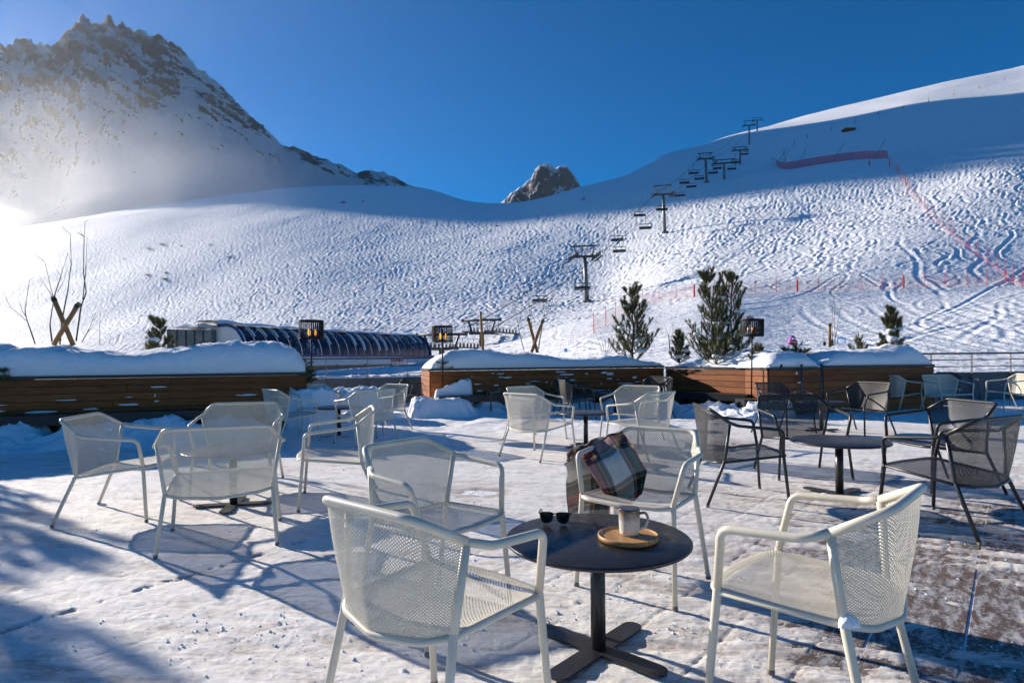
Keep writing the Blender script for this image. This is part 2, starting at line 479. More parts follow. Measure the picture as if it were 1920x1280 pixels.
for px, lst in COLS.items():
    Ys = [a for a, _ in lst]; zs = [at(px, r, a).z for a, r in lst]
    yc, zc = Ys[-1], zs[-1]
    z = pchip_eval(np.log(Ys), zs, np.log(YY))
    # beyond the crest the hill turns over and falls away
    s_end = (zs[-1] - zs[-2]) / (Ys[-1] - Ys[-2])
    dy = np.clip(YY - yc, 0, None)
    z = np.where(YY > yc, zc + s_end * dy - 0.0045 * dy * dy * np.exp(-dy / 260), z)
    z = np.where(YY > yc + 60, np.minimum(z, zc - 0.22 * (dy - 60)), z)
    ucols.append(col_u(px, lst[-1][1])); prof.append(z); crest.append(yc)
ucols = np.array(ucols); prof = np.array(prof)
ZB = np.stack([pchip_eval(ucols, prof[:, k], UU) for k in range(NY)], 1)      # (NU, NY)
def smooth_axis(A, ax, n):
    for _ in range(n):
        B = A.copy()
        sl = [slice(None)] * 2; s0, s1 = list(sl), list(sl); sl[ax] = slice(1, -1); s0[ax] = slice(None, -2); s1[ax] = slice(2, None)
        B[tuple(sl)] = (A[tuple(s0)] + 2 * A[tuple(sl)] + A[tuple(s1)]) / 4; A = B
    return A
ZB = smooth_axis(smooth_axis(ZB, 0, 60), 1, 6)
XG = UU[:, None] * YY[None, :]; YG = np.broadcast_to(YY[None, :], XG.shape)
crest_u = np.interp(UU, ucols, crest)[:, None]
# rolling ground
det = 0.35 * fbm(XG / 40, YG / 40, 3, 3) * sstep(40, 90, YG)
det += 1.6 * fbm(XG / 120, YG / 120, 31, 2) * sstep(90, 200, YG)
# skied-up relief: irregular bumps stretched across the slope
wx = XG + 1.6 * fbm(XG / 6, YG / 6, 41, 3); wy = YG + 1.6 * fbm(XG / 6, YG / 6, 57, 3)
rough = sstep(62, 120, YG) * (0.8 + 0.2 * sstep(-0.62, -0.25, UU[:, None])) 
shade_zone = sstep(165.0, 192.0, 0.6 * XG + 0.8 * YG)
rough = rough * (1 - 0.8 * shade_zone)
b1 = np.abs(perlin(wx / 1.7, wy / 2.6, 5)) ; b2 = perlin(wx / .85 + 9, wy / 1.35, 6); b3 = fbm(XG / 14, YG / 18, 8, 2)
det += rough * (0.12 * (0.35 - b1) + 0.075 * b2 + 0.05 * perlin(XG / .55, YG / .8, 66)) * (0.75 + 0.5 * b3)
# ski turns: S-shaped grooves that run down the fall line
tr = np.zeros_like(XG)
rt = np.random.RandomState(4)
def groove(x0, ya, yb, drift, amp, lam, ph, w, dep):
    k0, k1 = np.searchsorted(YY, [ya, yb])
    if k1 - k0 < 4: return
    y = YY[k0:k1]
    fx = x0 + drift * (y - ya) + amp * np.sin(2 * np.pi * (y - ya) / lam + ph) + 0.4 * amp * np.sin(2 * np.pi * (y - ya) / (lam * 2.7) + ph * 2)
    dfx = np.gradient(fx, y)
    u0, u1 = np.min(fx / y) - 0.03, np.max(fx / y) + 0.03
    i0, i1 = np.searchsorted(UU, [u0, u1])
    if i1 - i0 < 2: return
    d = np.abs(XG[i0:i1, k0:k1] - fx[None]) / np.sqrt(1 + dfx ** 2)[None] / w
    fade = np.minimum(1, np.minimum((y - ya) / 6, (yb - y) / 6))[None]
    tr[i0:i1, k0:k1] += dep * fade * (-np.exp(-d * d) + 0.75 * np.exp(-(d - 1.7) ** 2 * 1.6))
for k in range(1250):
    ya = rt.uniform(58, 215); L = rt.uniform(25, 100)
    x0 = ya * rt.uniform(-0.9, 1.0)
    groove(x0, ya, min(ya + L, 300), rt.uniform(-.9, .9) + .35 * (x0 < 0), rt.uniform(.5, 2.8), rt.uniform(8, 20), rt.uniform(0, 6.3), rt.uniform(.17, .30) * (1 + ya / 500), rt.uniform(.022, .075) * (1 - .7 * float(.6 * x0 + .8 * ya > 175)))
for k in range(46):                                    # the gentler run-out on the right, long lazy tracks
    ya = rt.uniform(24, 52); L = rt.uniform(15, 40)
    groove(ya * rt.uniform(0.12, 1.0), ya, ya + L, rt.uniform(-1.4, 1.4), rt.uniform(.3, 2.5), rt.uniform(14, 40), rt.uniform(0, 6.3), rt.uniform(.14, .26), rt.uniform(.02, .055))
for k in range(9):                                     # groomer lanes
    groove(14 + k * 2.2, 22, 60, 0.42 + .03 * k, .8, 60, 1.0, .3, .03)
for k in range(28):                                    # long traverses on the left flank
    ya = rt.uniform(110, 200)
    groove(ya * rt.uniform(-.75, -.1), ya, ya + rt.uniform(30, 80), rt.uniform(1.0, 2.4), rt.uniform(1, 4), rt.uniform(40, 90), rt.uniform(0, 6.3), .5, rt.uniform(.04, .09))
det += tr
# comb marks left by the groomer in the run-out
comb = 0.018 * np.sin((XG * 0.35 + YG * 0.94) * 2 * np.pi / 0.9) * sstep(20, 26, YG) * (1 - sstep(48, 60, YG)) * sstep(0.35, 0.5, UU[:, None]) 
det += comb
# mound at the foot of the first lift tower
tb = at(1100, 567, 112)
det += 0.9 * np.exp(-(((XG - tb.x) / 7) ** 2 + ((YG - tb.y) / 9) ** 2))
ZT = ZB + det
def terr(x, y):
    u = x / y
    i = np.clip(np.searchsorted(UU, u) - 1, 0, NU - 2); k = np.clip(np.searchsorted(YY, y) - 1, 0, NY - 2)
    a = (u - UU[i]) / (UU[i + 1] - UU[i]); b = (y - YY[k]) / (YY[k + 1] - YY[k])
    return float((ZT[i, k] * (1 - a) + ZT[i + 1, k] * a) * (1 - b) + (ZT[i, k + 1] * (1 - a) + ZT[i + 1, k + 1] * a) * b)
def on_terr(px, py, Y=None):
    y0 = 19.0
    while y0 < 420:                                    # first place where the sight line meets the slope
        p = at(px, py, y0)
        if p.z < terr(p.x, p.y): break
        y0 *= 1.004
    p = at(px, py, y0); p.z = terr(p.x, p.y); return p
piste = big_grid('ski_slope', np.stack([XG, YG, ZT], -1), M['snow_far'])
tag(piste, kind='structure')

# ------------------------------------------------------------------ rocky mountain on the left
SK = [(-2400, 250), (-1500, 300), (-900, 330), (-522, 345), (-300, 390), (-200, 440), (-176, 500), (-160, 578), (-146, 590), (-90, 585), (-50, 588), (-15, 592), (10, 597), (40, 612), (60, 607), (95, 594), (112, 606),  # unseen left end, with its steep drop, shaped to place the slope's shadow edge
      (125, 622), (140, 636), (150, 652), (165, 646), (180, 640), (205, 648), (216, 638), (250, 624), (285, 611), (330, 592), (370, 555), (400, 526), (430, 500), (450, 478), (480, 452), (500, 436),
      (518, 421), (530, 408), (560, 400), (600, 383), (640, 364), (665, 352), (690, 358), (720, 352), (750, 336), (785, 318), (850, 296), (960, 262), (1100, 230)]
NMU, NMT = 620, 300
MU = np.sort(np.concatenate([np.linspace(-3.0, -1.15, 60, endpoint=False), np.linspace(-1.15, 0.14, NMU - 60)]))
sk_u = np.array([(p - 960) / FPX - ROLL * e / FPX for p, e in SK]); sk_e = np.array([e for _, e in SK]) / FPX
el = np.interp(MU, sk_u, sk_e)
YC = np.interp(MU, [-3.0, -1.3, -0.9, -0.72, -0.56, -0.41, -0.28, -0.16, 0.14], [560, 760, 900, 900, 830, 745, 660, 580, 540])
ZC = CAMZ + el * YC
Y0 = 375.0
z0 = np.array([terr(u * Y0, Y0) if -1.7 < u < 1.4 else 40.0 for u in MU]) - 6.0
T = np.concatenate([np.linspace(0, 1, NMT - 60) , 1 + np.linspace(0.004, 0.7, 60)])
Tm, Um = np.meshgrid(T, MU)
YM = Y0 + (YC[:, None] - Y0) * Tm
XM = Um * YM
tt = np.clip(Tm, 0, 1)
lin = z0[:, None] + (ZC - z0)[:, None] * (0.55 * tt + 0.45 * tt ** 2.1)
back = np.clip(Tm - 1, 0, None)
ZM = lin - back * (ZC - z0)[:, None] * 1.25
hfac = (ZC - z0)[:, None] / 420.0
rg = ridged(XM / 150 + YM / 400, YM / 210, 71, 6, 0.58) - 1.3
cr = ridged(XM / 38 + ZM / 60, YM / 70 - ZM / 45, 83, 4, 0.6) - 1.2
env = sstep(0.15, 0.6, tt) * (1 - 0.75 * sstep(0.93, 1.0, tt))
gul = fbm(XM / 55 + 0.6 * YM / 55, YM / 260, 93, 4)
ZM = ZM + hfac * (20 * rg * env + 7 * cr * env + 12 * gul * env)
ZM = ZM + hfac * 5.0 * env * fbm((XM * .8 - ZM * .6) / 85, (XM * .6 + ZM * .8) / 15, 15, 4, 2.1, .62)
jag = perlin(MU * 95, MU * 0 + 3.3, 5) * 7 + perlin(MU * 260, MU * 0 + 1.3, 9) * 4.0
ZM = ZM + (jag[:, None] * np.exp(-((Tm - 1) / 0.03) ** 2)) * np.clip(hfac, .1, 1.2) * sstep(-2.2, -1.0, MU)[:, None]
pa, qa = XM * .8 - ZM * .6, XM * .6 + ZM * .8
strat = fbm(pa / 85, qa / 15, 15, 5, 2.1, .62); strat2 = fbm(pa / 26, qa / 7, 16, 4, 2.1, .6)
rockm = 0.95 * tt - 0.78 + 0.55 * strat + 0.30 * strat2 + 0.14 * cr + 0.12 * gul
rockm += 0.16 * sstep(-0.5, -0.3, Um) * sstep(0.7, 0.95, tt) - 0.25 * sstep(-0.62, -0.5, Um) * (1 - sstep(0.8, 0.97, tt))
mm, nt, bs, out = new_mat('rock_and_snow')
at_n = N(nt, 'ShaderNodeAttribute', attribute_name='rock')
vv = coords(nt)
nz = noise_tex(nt, mapped(nt, vv, (1, 1, 1.6)), 0.075, 8, 0.68, 0.8)
nf = noise_tex(nt, mapped(nt, vv, (1, 1, 2.2), (0.5, 0.3, 0.2)), 0.28, 8, 0.7)
geo = N(nt, 'ShaderNodeNewGeometry'); sp = N(nt, 'ShaderNodeSeparateXYZ'); nt.links.new(geo.outputs['Normal'], sp.inputs[0])
steep = math_n(nt, 'SUBTRACT', 0.72, sp.outputs['Z'])
k = math_n(nt, 'ADD', math_n(nt, 'ADD', at_n.outputs['Fac'], math_n(nt, 'MULTIPLY', steep, 1.1)),
           math_n(nt, 'ADD', math_n(nt, 'MULTIPLY_ADD', nz.outputs['Fac'], 1.5, -0.75), math_n(nt, 'MULTIPLY_ADD', nf.outputs['Fac'], 1.5, -0.75)))
rk = ramp(nt, [(0.46, (0, 0, 0)), (0.56, (1, 1, 1))]); nt.links.new(math_n(nt, 'ADD', k, 0.32), rk.inputs['Fac'])
rc = ramp(nt, [(0.3, (0.13, 0.12, 0.115)), (0.55, (0.22, 0.20, 0.185)), (0.75, (0.33, 0.295, 0.265))]); nt.links.new(nf.outputs['Fac'], rc.inputs['Fac'])
nt.links.new(mix_rgb(nt, rk.outputs['Color'], (0.86, 0.88, 0.91), rc.outputs['Color']), bs.inputs['Base Color'])
bs.inputs['Roughness'].default_value = 0.85; bs.inputs['Specular IOR Level'].default_value = 0.2
hh = math_n(nt, 'ADD', math_n(nt, 'MULTIPLY', nz.outputs['Fac'], 1.2), math_n(nt, 'MULTIPLY', nf.outputs['Fac'], 0.6))
bump(nt, bs, hh, 1.0, 7.0)
M['rock'] = mm
mount = big_grid('mountain', np.stack([XM, YM, ZM], -1), mm, {'rock': rockm})
tag(mount, kind='structure')

# far peak in the gap
FP = [(910, 262), (930, 288), (945, 300), (962, 315), (985, 336), (1003, 356), (1018, 366), (1030, 364), (1042, 357), (1056, 360), (1070, 353), (1083, 338), (1098, 322), (1112, 312), (1140, 296), (1200, 270)]
fu = np.array([(p - 960) / FPX - ROLL * e / FPX for p, e in FP]); fe = np.array([e for _, e in FP]) / FPX
U2 = np.linspace(fu[0], fu[-1], 200); T2 = np.linspace(0, 1.5, 120)
Tf, Uf = np.meshgrid(T2, U2)
YF = 1350 + 170 * Tf
zc2 = CAMZ + np.interp(U2, fu, fe)[:, None] * 1520
ZF = np.where(Tf <= 1, 150 + (zc2 - 150) * np.clip(Tf, 0, 1) ** 0.8, zc2 - (Tf - 1) * 500)
XF = Uf * YF
ZF = ZF + (34 * (ridged(XF / 70, YF / 60, 101, 5) - 1.3) + 12 * fbm(XF / 15, ZF / 22, 7, 3)) * sstep(0.05, 0.3, Tf) * (1 - .7 * sstep(.85, 1, Tf))
rk2 = 0.05 + 0.25 * fbm(XF / 30, ZF / 40, 23, 4) - 0.25 * sstep(0.9, 1.0, Tf)
peak = big_grid('far_peak', np.stack([XF, YF, ZF], -1), mm, {'rock': rk2})
tag(peak, kind='structure')

# ================================================================== TERRACE
# wooden deck underneath, board by board where the snow has been worn off it
M['board'] = wood_mat('brown_deck_board', (0.062, 0.036, 0.026), (0.13, 0.08, 0.058), (1.5, 26, 26), 0.65)
nb = M['board'].node_tree
bsd = nb.nodes['Principled BSDF']
src = bsd.inputs['Base Color'].links[0].from_socket
wv = coords(nb, 'Object')
frost1 = noise_tex(nb, mapped(nb, wv, (2.0, 7, 7)), 2.6, 8, 0.7, 0.4)
frost2 = noise_tex(nb, wv, 46.0, 6, 0.75)
fr = ramp(nb, [(0.49, (0.05, 0.05, 0.05)), (0.55, (0.35, 0.35, 0.35)), (0.66, (0.85, 0.85, 0.85))])
nb.links.new(math_n(nb, 'ADD', math_n(nb, 'MULTIPLY', frost1.outputs['Fac'], 0.62), math_n(nb, 'MULTIPLY', frost2.outputs['Fac'], 0.42)), fr.inputs['Fac'])
nb.links.new(mix_rgb(nb, fr.outputs['Color'], src, (0.72, 0.73, 0.75)), bsd.inputs['Base Color'])

slab = MB(); slab.box((0, 4.0, -0.305), (60, 25.0, 0.6))
deck = slab.build('terrace', M['snow_cap']); tag(deck, kind='structure')
bd = Vector((0.643, 0.766, 0)); bn_ = Vector((0.766, -0.643, 0))
BW, BL = 0.30, 2.4
bmb = MB(); bmb.box((0, 0, -0.012), (BL - 0.008, BW - 0.008, 0.024), None, 0, 0.003)
bmesh_data = bmb.data('deck_board', M['board'])
rb = math.atan2(bd.y, bd.x)
cnt = 0
for i in range(-14, 30):
    off = 1.1 * ((i * 7) % 5) / 5.0
    for j in range(-3, 6):
        c = bn_ * (i * BW - 0.3) + bd * (j * BL + off)
        u = c.x / max(c.y, 0.1)
        if not (0.2 < c.y < 9.5 and -0.5 < c.x < 8.2 and (u < 1.35 or c.y < 2.5)): continue
        if c.x < 0.7 and c.y > 4.5: continue
        o = bpy.data.objects.new('deck_board', bmesh_data); scn.collection.objects.link(o)
        o.parent = deck; o.location = (c.x, c.y, rnd.uniform(-.0016, 0)); o.rotation_euler = (0, 0, rb); cnt += 1

# packed snow over the terrace: a sheet whose height dips below the boards where it is worn through
SU = np.linspace(-1.45, 1.3, 760); SY = np.concatenate([np.array([-8.0, -3.0, 0.2, 0.8]), np.exp(np.linspace(math.log(1.25), math.log(16.4), 520))])
Ym, Um2 = np.meshgrid(SY, SU); Yeff = np.maximum(Ym, 9.0 * (Ym < 1.0))
Xm = Um2 * np.where(Ym < 1.2, 9.0, Ym)
f1 = fbm(Xm / 1.6, Ym / 0.9, 11, 4); f2 = fbm(Xm / 0.22, Ym / 0.22, 12, 4); f3 = perlin(Xm / 0.05, Ym / 0.05, 13)
st = fbm((Xm * .94 - Ym * .34) / 1.1, (Xm * .34 + Ym * .94) / 0.13, 14, 4)
bare = np.exp(-(((Xm - 2.35) / 1.55) ** 2 + ((Ym - 2.75) / 1.15) ** 2)) * 1.25
bare += 0.55 * np.exp(-(((Xm - 4.2) / 2.2) ** 2 + ((Ym - 4.6) / 1.2) ** 2))
bare += 0.75 * np.exp(-(((Xm + 0.33) / 0.3) ** 2 + ((Ym - 5.05) / 0.22) ** 2))
bare += 0.50 * np.exp(-(((Xm - 2.8) / 0.9) ** 2 + ((Ym - 7.8) / 0.5) ** 2))
md = fbm((Xm * .94 - Ym * .34) / 0.55, (Xm * .34 + Ym * .94) / 0.15, 24, 4)
ld = np.abs((Xm + 1.64) * 0.82 - (Ym - 3.25) * 0.57)                      # one opened board joint, broken up
thick = 0.0115 + 0.0038 * f1 + 0.0042 * st + 0.0006 * f2 + 0.0016 * fbm(Xm / .055, Ym / .04, 33, 3) - bare * (0.0168 - 0.0100 * md - 0.004 * f1 - 0.0065 * f2)
sc1 = fbm((Xm * .94 - Ym * .34) / .42, (Xm * .34 + Ym * .94) / .12, 61, 5, 2.1, .6); sc2 = fbm((Xm * .96 - Ym * .28) / .16, (Xm * .28 + Ym * .96) / .06, 63, 4, 2.1, .6)
thick += 0.0024 * sstep(.10, .15, sc1) + 0.0012 * sstep(.22, .27, sc2) - 0.0022 * sstep(.42, .47, -sc1)
jq = np.abs(((Xm * .766 - Ym * .643 + .3) / BW - .5) % 1.0 - .5) * BW
thick -= 0.0042 * np.exp(-(jq / 0.008) ** 2) * sstep(-.25, .25, fbm(Xm / .5, Ym / .5, 44, 4) + .35 * bare) * (1 - sstep(5.5, 8.0, Ym))
thick -= 0.019 * np.exp(-((ld + .012 * fbm(Xm / .1, Ym / .1, 29, 3)) / 0.017) ** 2) * sstep(0.1, 0.3, fbm(Xm / .07, Ym / .07, 28, 4) + .55 * fbm(Xm / .4, Ym / .4, 30, 2)) * (np.abs(Ym - 3.2) < 1.1) * (np.abs(Xm + 1.6) < 1.2)
edge = sstep(8.0, 10.5, Ym - 0.15 * Xm)
thick += edge * (0.03 + 0.03 * fbm(Xm / 0.7, Ym / 0.7, 19, 4))
relief = 0.0007 * f3 + 0.0008 * np.clip(f2, 0, 1)
# scattered crumbs and heel prints
cn = perlin(Xm / 0.11, Ym / 0.09, 77); relief += 0.009 * sstep(0.72, 0.86, cn) * sstep(-0.1, .5, fbm(Xm / 1.3, Ym / 1.3, 78, 2))
pr_ = perlin(Xm / 0.16, Ym / 0.10, 79); relief -= 0.003 * sstep(0.62, 0.8, pr_)
relief += 0.006 * edge * f2
ZS = np.where(Ym < 1.2, 0.01, np.clip(thick, -0.012, None) + relief * sstep(-.002, .008, thick))
ms, nt, bs, out = new_mat('packed_snow')
tn = N(nt, 'ShaderNodeAttribute', attribute_name='thick')
v = coords(nt)
n1 = noise_tex(nt, mapped(nt, v, (1.0, 1.8, 1), (0, 0, 0.33)), 3.0, 8, 0.68); n2 = noise_tex(nt, v, 60, 6, 0.75)
n3 = noise_tex(nt, mapped(nt, v, (1.0, 9.0, 1), (0, 0, 0.33)), 3.2, 8, 0.7)
tv = math_n(nt, 'ADD', math_n(nt, 'MULTIPLY', tn.outputs['Fac'], 20.0), math_n(nt, 'ADD', math_n(nt, 'MULTIPLY_ADD', n1.outputs['Fac'], 0.7, -0.35), math_n(nt, 'MULTIPLY_ADD', n3.outputs['Fac'], 0.9, -0.42)))
tv = math_n(nt, 'ADD', tv, math_n(nt, 'MULTIPLY_ADD', n2.outputs['Fac'], 0.3, -0.15))
cr_ = ramp(nt, [(0.0, (0.50, 0.44, 0.40)), (0.12, (0.66, 0.61, 0.57)), (0.25, (0.81, 0.775, 0.74)), (0.5, (0.88, 0.87, 0.86))])
nt.links.new(tv, cr_.inputs['Fac']); nt.links.new(cr_.outputs['Color'], bs.inputs['Base Color'])
bs.inputs['Roughness'].default_value = 0.7; bs.inputs['Specular IOR Level'].default_value = 0.12
n5 = noise_tex(nt, mapped(nt, v, (1.0, 2.6, 1), (0, 0, 0.33)), 14.0, 10, 0.78, .3)
vor = N(nt, 'ShaderNodeTexVoronoi'); vor.inputs['Scale'].default_value = 26.0; nt.links.new(mapped(nt, v, (1.0, 1.7, 1), (0, 0, .33)), vor.inputs['Vector'])
sp5 = ramp(nt, [(0.58, (1, 1, 1)), (0.68, (.80, .745, .69))]); nt.links.new(n5.outputs['Fac'], sp5.inputs['Fac'])
m5 = N(nt, 'ShaderNodeMix', data_type='RGBA', blend_type='MULTIPLY'); m5.inputs[0].default_value = 1.0
nt.links.new(cr_.outputs['Color'], m5.inputs[6]); nt.links.new(sp5.outputs['Color'], m5.inputs[7]); nt.links.new(m5.outputs[2], bs.inputs['Base Color'])
crk = ramp(nt, [(0.48, (0, 0, 0)), (0.52, (1, 1, 1))]); nt.links.new(n5.outputs['Fac'], crk.inputs['Fac'])
hb0 = math_n(nt, 'ADD', math_n(nt, 'MULTIPLY', n5.outputs['Fac'], 0.9), math_n(nt, 'MULTIPLY', crk.outputs['Color'], 0.10))
hb1 = math_n(nt, 'ADD', hb0, 0.0)
hb = math_n(nt, 'ADD', hb1, math_n(nt, 'ADD', math_n(nt, 'MULTIPLY', n3.outputs['Fac'], 0.9), math_n(nt, 'ADD', math_n(nt, 'MULTIPLY', n1.outputs['Fac'], 0.8), math_n(nt, 'MULTIPLY', n2.outputs['Fac'], 0.22))))
bump(nt, bs, hb, 0.5, 0.009)
M['packed'] = ms
packed = big_grid('packed_snow', np.stack([Xm, Ym, ZS], -1), ms, {'thick': thick})
tag(packed, kind='structure')

# crumbs of ice kicked about on the terrace
rc_ = np.random.RandomState(12)
cy_ = np.exp(rc_.uniform(math.log(1.3), math.log(9.0), 30000)); cx_ = rc_.uniform(-.95, .95, 30000) * cy_
cw_ = fbm(cx_ / 1.1, cy_ / .7, 91, 3) + .7 * fbm(cx_ / .18, cy_ / .12, 92, 2)
keep = cw_ > rc_.uniform(.15, 1.5, 30000); cx_, cy_ = cx_[keep], cy_[keep]; nc_ = len(cx_)
cs_ = .0022 + .0075 * rc_.rand(nc_) ** 5 + .0012 * rc_.rand(nc_)
iu = np.clip(np.searchsorted(SU, cx_ / cy_), 0, len(SU) - 1); iy = np.clip(np.searchsorted(SY, cy_), 0, len(SY) - 1)
cz_ = np.maximum(ZS[iu, iy], 0.0) + .0005
oct_ = np.array([(1, 0, 0), (0, 1, 0), (-1, 0, 0), (0, -1, 0), (0, 0, 1), (0, 0, -.4)], float)
V_ = oct_[None] * (1 + .45 * rc_.uniform(-1, 1, (nc_, 6, 1))) + .3 * rc_.uniform(-1, 1, (nc_, 6, 3)); V_ *= cs_[:, None, None]; V_[..., 2] *= .75
V_ += np.stack([cx_, cy_, cz_], -1)[:, None]
ft_ = np.array([(0, 1, 4), (1, 2, 4), (2, 3, 4), (3, 0, 4), (1, 0, 5), (2, 1, 5), (3, 2, 5), (0, 3, 5)])
me = bpy.data.meshes.new('ice_crumbs'); me.from_pydata(V_.reshape(-1, 3).tolist(), [], (ft_[None] + 6 * np.arange(nc_)[:, None, None]).reshape(-1, 3).tolist()); me.materials.append(M['snow_cap'])
o = bpy.data.objects.new('ice_crumbs', me); scn.collection.objects.link(o); tag(o, 'small crumbs of ice and snow scattered over the terrace', 'snow', kind='stuff')

# ================================================================== CHAIRS
ARM = dict(ff=(.251, .243, 0), kn=(.234, .207, .454), ab=(.277, .175, .639), ua=(.278, -.045, .655), uj=(.246, -.10, .673), tc=(.184, -.226, .742), sr=(.219, -.122, .447), rf=(.251, -.216, 0))
LOU = dict(ff=(.332, .295, 0), kn=(.300, .264, .394), ab=(.345, .248, .578), ua=(.366, -.087, .614), uj=(.345, -.135, .634), tc=(.284, -.267, .73), sr=(.298, -.163, .34), rf=(.324, -.299, 0))
def chair_meshes(K, paint, sheet, r):
    P = {k: Vector(v) for k, v in K.items()}
    mir = lambda p: Vector((-p.x, p.y, p.z))
    out = []
    def part(name, mb, mat, smooth=True): out.append((name, mb.data(name, mat, smooth), None))
    for s in (1, -1):
        q = (lambda p: p) if s > 0 else mir
        m = MB(); a, b = q(P['ff']), q(P['kn']); a = a + Vector((0, 0, .012)); m.tube([a, b, b + (b - a).normalized() * .004], [r * .94, r, r * .9], 12); part('leg', m, paint)
        m = MB(); a, b = q(P['rf']), q(P['sr']); a = a + Vector((0, 0, .012)); m.tube([a, b, b + (b - a).normalized() * .004], [r * .94, r, r * .9], 12); part('leg', m, paint)
        for key in ('ff', 'rf'):
            m = MB(); p = q(P[key]); m.lathe([(r * .7, 0), (r * 1.06, .003), (r * 1.06, .018), (r * .95, .021)], 12, (p.x, p.y, 0)); part('foot_cap', m, M['foot'])
        m = MB(); path = fillet([q(P['kn']), q(P['ab']), q(P['ua']), q(P['uj'])], [0, .045, .07, 0], 7); m.tube(path, r, 12); part('armrest', m, paint)
        m = MB(); a, b = q(P['sr']), q(P['uj']); m.tube([a - (b - a).normalized() * .003, a, b], [r * .9, r * .98, r * .92], 12); part('back_post', m, paint)
    rail = fillet([P['uj'], P['tc'], mir(P['tc']), mir(P['uj'])], [0, .06, .06, 0], 7)
    m = MB(); m.tube(rail, r, 12); part('back_rail', m, paint)
    # rear curve shared by seat and back
    sr, kn = P['sr'], P['kn']
    rear = fillet([sr, Vector((sr.x * .72, sr.y - .055, sr.z - .012)), Vector((0, sr.y - .085, sr.z - .026)), Vector((-sr.x * .72, sr.y - .055, sr.z - .012)), mir(sr)], .1, 6)
    front = fillet([kn, Vector((kn.x * .8, kn.y + .035, kn.z - .004)), Vector((0, kn.y + .055, kn.z - .006)), Vector((-kn.x * .8, kn.y + .035, kn.z - .004)), mir(kn)], .1, 6)
    nu, nv = 33, 13
    RA, FA, TA = resample(rear, nu), resample(front, nu), resample(rail, nu)
    wid = 2 * kn.x
    G, UVg = [], []
    for j in range(nv):
        v = j / (nv - 1); row, uvr = [], []
        for i in range(nu):
            u = i / (nu - 1)
            p = RA[i].lerp(FA[i], v)
            p.z -= .016 * math.sin(math.pi * u) ** .7 * math.sin(math.pi * v) ** .8
            row.append(p); uvr.append((u * wid, v * (kn.y - sr.y)))
        G.append(row); UVg.append(uvr)
    lip = [p + Vector((0, .012, -.018)) for p in FA]
    G.append(lip); UVg.append([(i / (nu - 1) * wid, (kn.y - sr.y) + .022) for i in range(nu)])
    m = MB(); m.grid(G, UVg); part('seat', m, sheet)
    m = MB(); side = [Vector(p) + Vector((0, .002, -.012)) for p in front[::-1]]
    m.tube([Vector(p) + Vector((0, 0, -.010)) for p in rear] + side, r * .82, 10, closed=True); part('seat_rim', m, paint)
    G, UVg = [], []
    for j in range(13):
        v = j / 12; row, uvr = [], []
        for i in range(nu):
            u = i / (nu - 1); p = RA[i].lerp(TA[i], v)
            p.y -= .012 * math.sin(math.pi * v) * math.sin(math.pi * u)
            row.append(p); uvr.append((u * (wid + .16), v * (P['tc'].z - sr.z)))
        G.append(row); UVg.append(uvr)
    m = MB(); m.grid(G, UVg); part('backrest', m, sheet)
    return out
def make_chair(kind, paint, sheet, r, name):
    t = empty(name)
    legs = []
    for (n, me, _) in chair_meshes(kind, paint, sheet, r):
        o = bpy.data.objects.new(n, me); scn.collection.objects.link(o)
        if n == 'leg': legs.append(o)
        o.parent = t
        if n == 'foot_cap': o.parent = legs[-2] if sum(1 for c in legs[-2].children if c.name.startswith('foot_cap')) == 0 else legs[-1]
    return t
proto = {'arm_cream': make_chair(ARM, M['cream'], M['cream_sheet'], .0125, 'armchair'),
         'lou_cream': make_chair(LOU, M['cream'], M['cream_sheet'], .0122, 'lounge_chair'),
         'lou_black': make_chair(LOU, M['black_paint'], M['black_sheet'], .0122, 'lounge_chair')}
used = set()
GC, GL, GB = 'cream armchairs around the table with the mug', 'cream mesh lounge chairs on the snowy terrace', 'black mesh lounge chairs on the snowy terrace'
def chair(kind, x, y, deg, label, dz=0.012):
    p = proto[kind]
    t = p if kind not in used else copy_tree(p)
    used.add(kind)
    t.location = (x, y, dz); t.rotation_euler = (0, 0, R(deg - 90))
    tag(t, label, 'chair', {'arm_cream': GC, 'lou_cream': GL, 'lou_black': GB}[kind])
    return t
AC, LC, LB = 'arm_cream', 'lou_cream', 'lou_black'
chair(AC, -.241, 1.704, 50.3, 'cream mesh armchair with its back turned to us, beside the sunglasses on the round table')
chair(AC, .903, 1.756, 135.6, 'cream mesh armchair on the bare brown boards, right of the table with the mug')
chair(AC, .653, 2.987, -126.1, 'cream mesh armchair with the tartan blanket draped over it')
chair(AC, -.361, 2.606, -39.0, 'cream mesh armchair facing right, partly hidden behind the armchair whose back is turned')
chair(LC, -2.93, 4.456, 10.7, 'cream lounge chair with snow bits on its back, leftmost of the terrace')
chair(LC, -1.853, 3.803, 110.6, 'cream lounge chair seen from behind, a round table showing through its mesh')
chair(LC, -2.474, 5.387, -77.8, 'cream lounge chair facing us behind the round table nearest the long left planter')
chair(LC, -1.402, 4.829, 195.4, 'cream lounge chair in side view facing left, behind the armchair left of the sunglasses')
chair(LC, -3.16, 8.42, 44.2, 'far cream lounge chair facing away to the right, next to the left planter snow bank')
chair(LC, -3.25, 9.79, 309.8, 'far cream lounge chair with snow specks on its back, below the left black lamp')
chair(LC, -1.99, 8.13, 134.1, 'far cream lounge chair facing left, before the grey parapet')
chair(LC, -2.04, 9.49, 230.3, 'far cream lounge chair half hidden behind another, nearest the snow block')
chair(LC, .284, 6.877, 44.2, 'cream lounge chair turned away to the right, left front seat at the middle table')
chair(LC, .31, 8.30, 314.4, 'cream lounge chair left rear at the middle table, in front of the dark bench')
chair(LC, 1.63, 8.14, 230.2, 'cream lounge chair right rear at the middle table, before the black chairs at the planter')
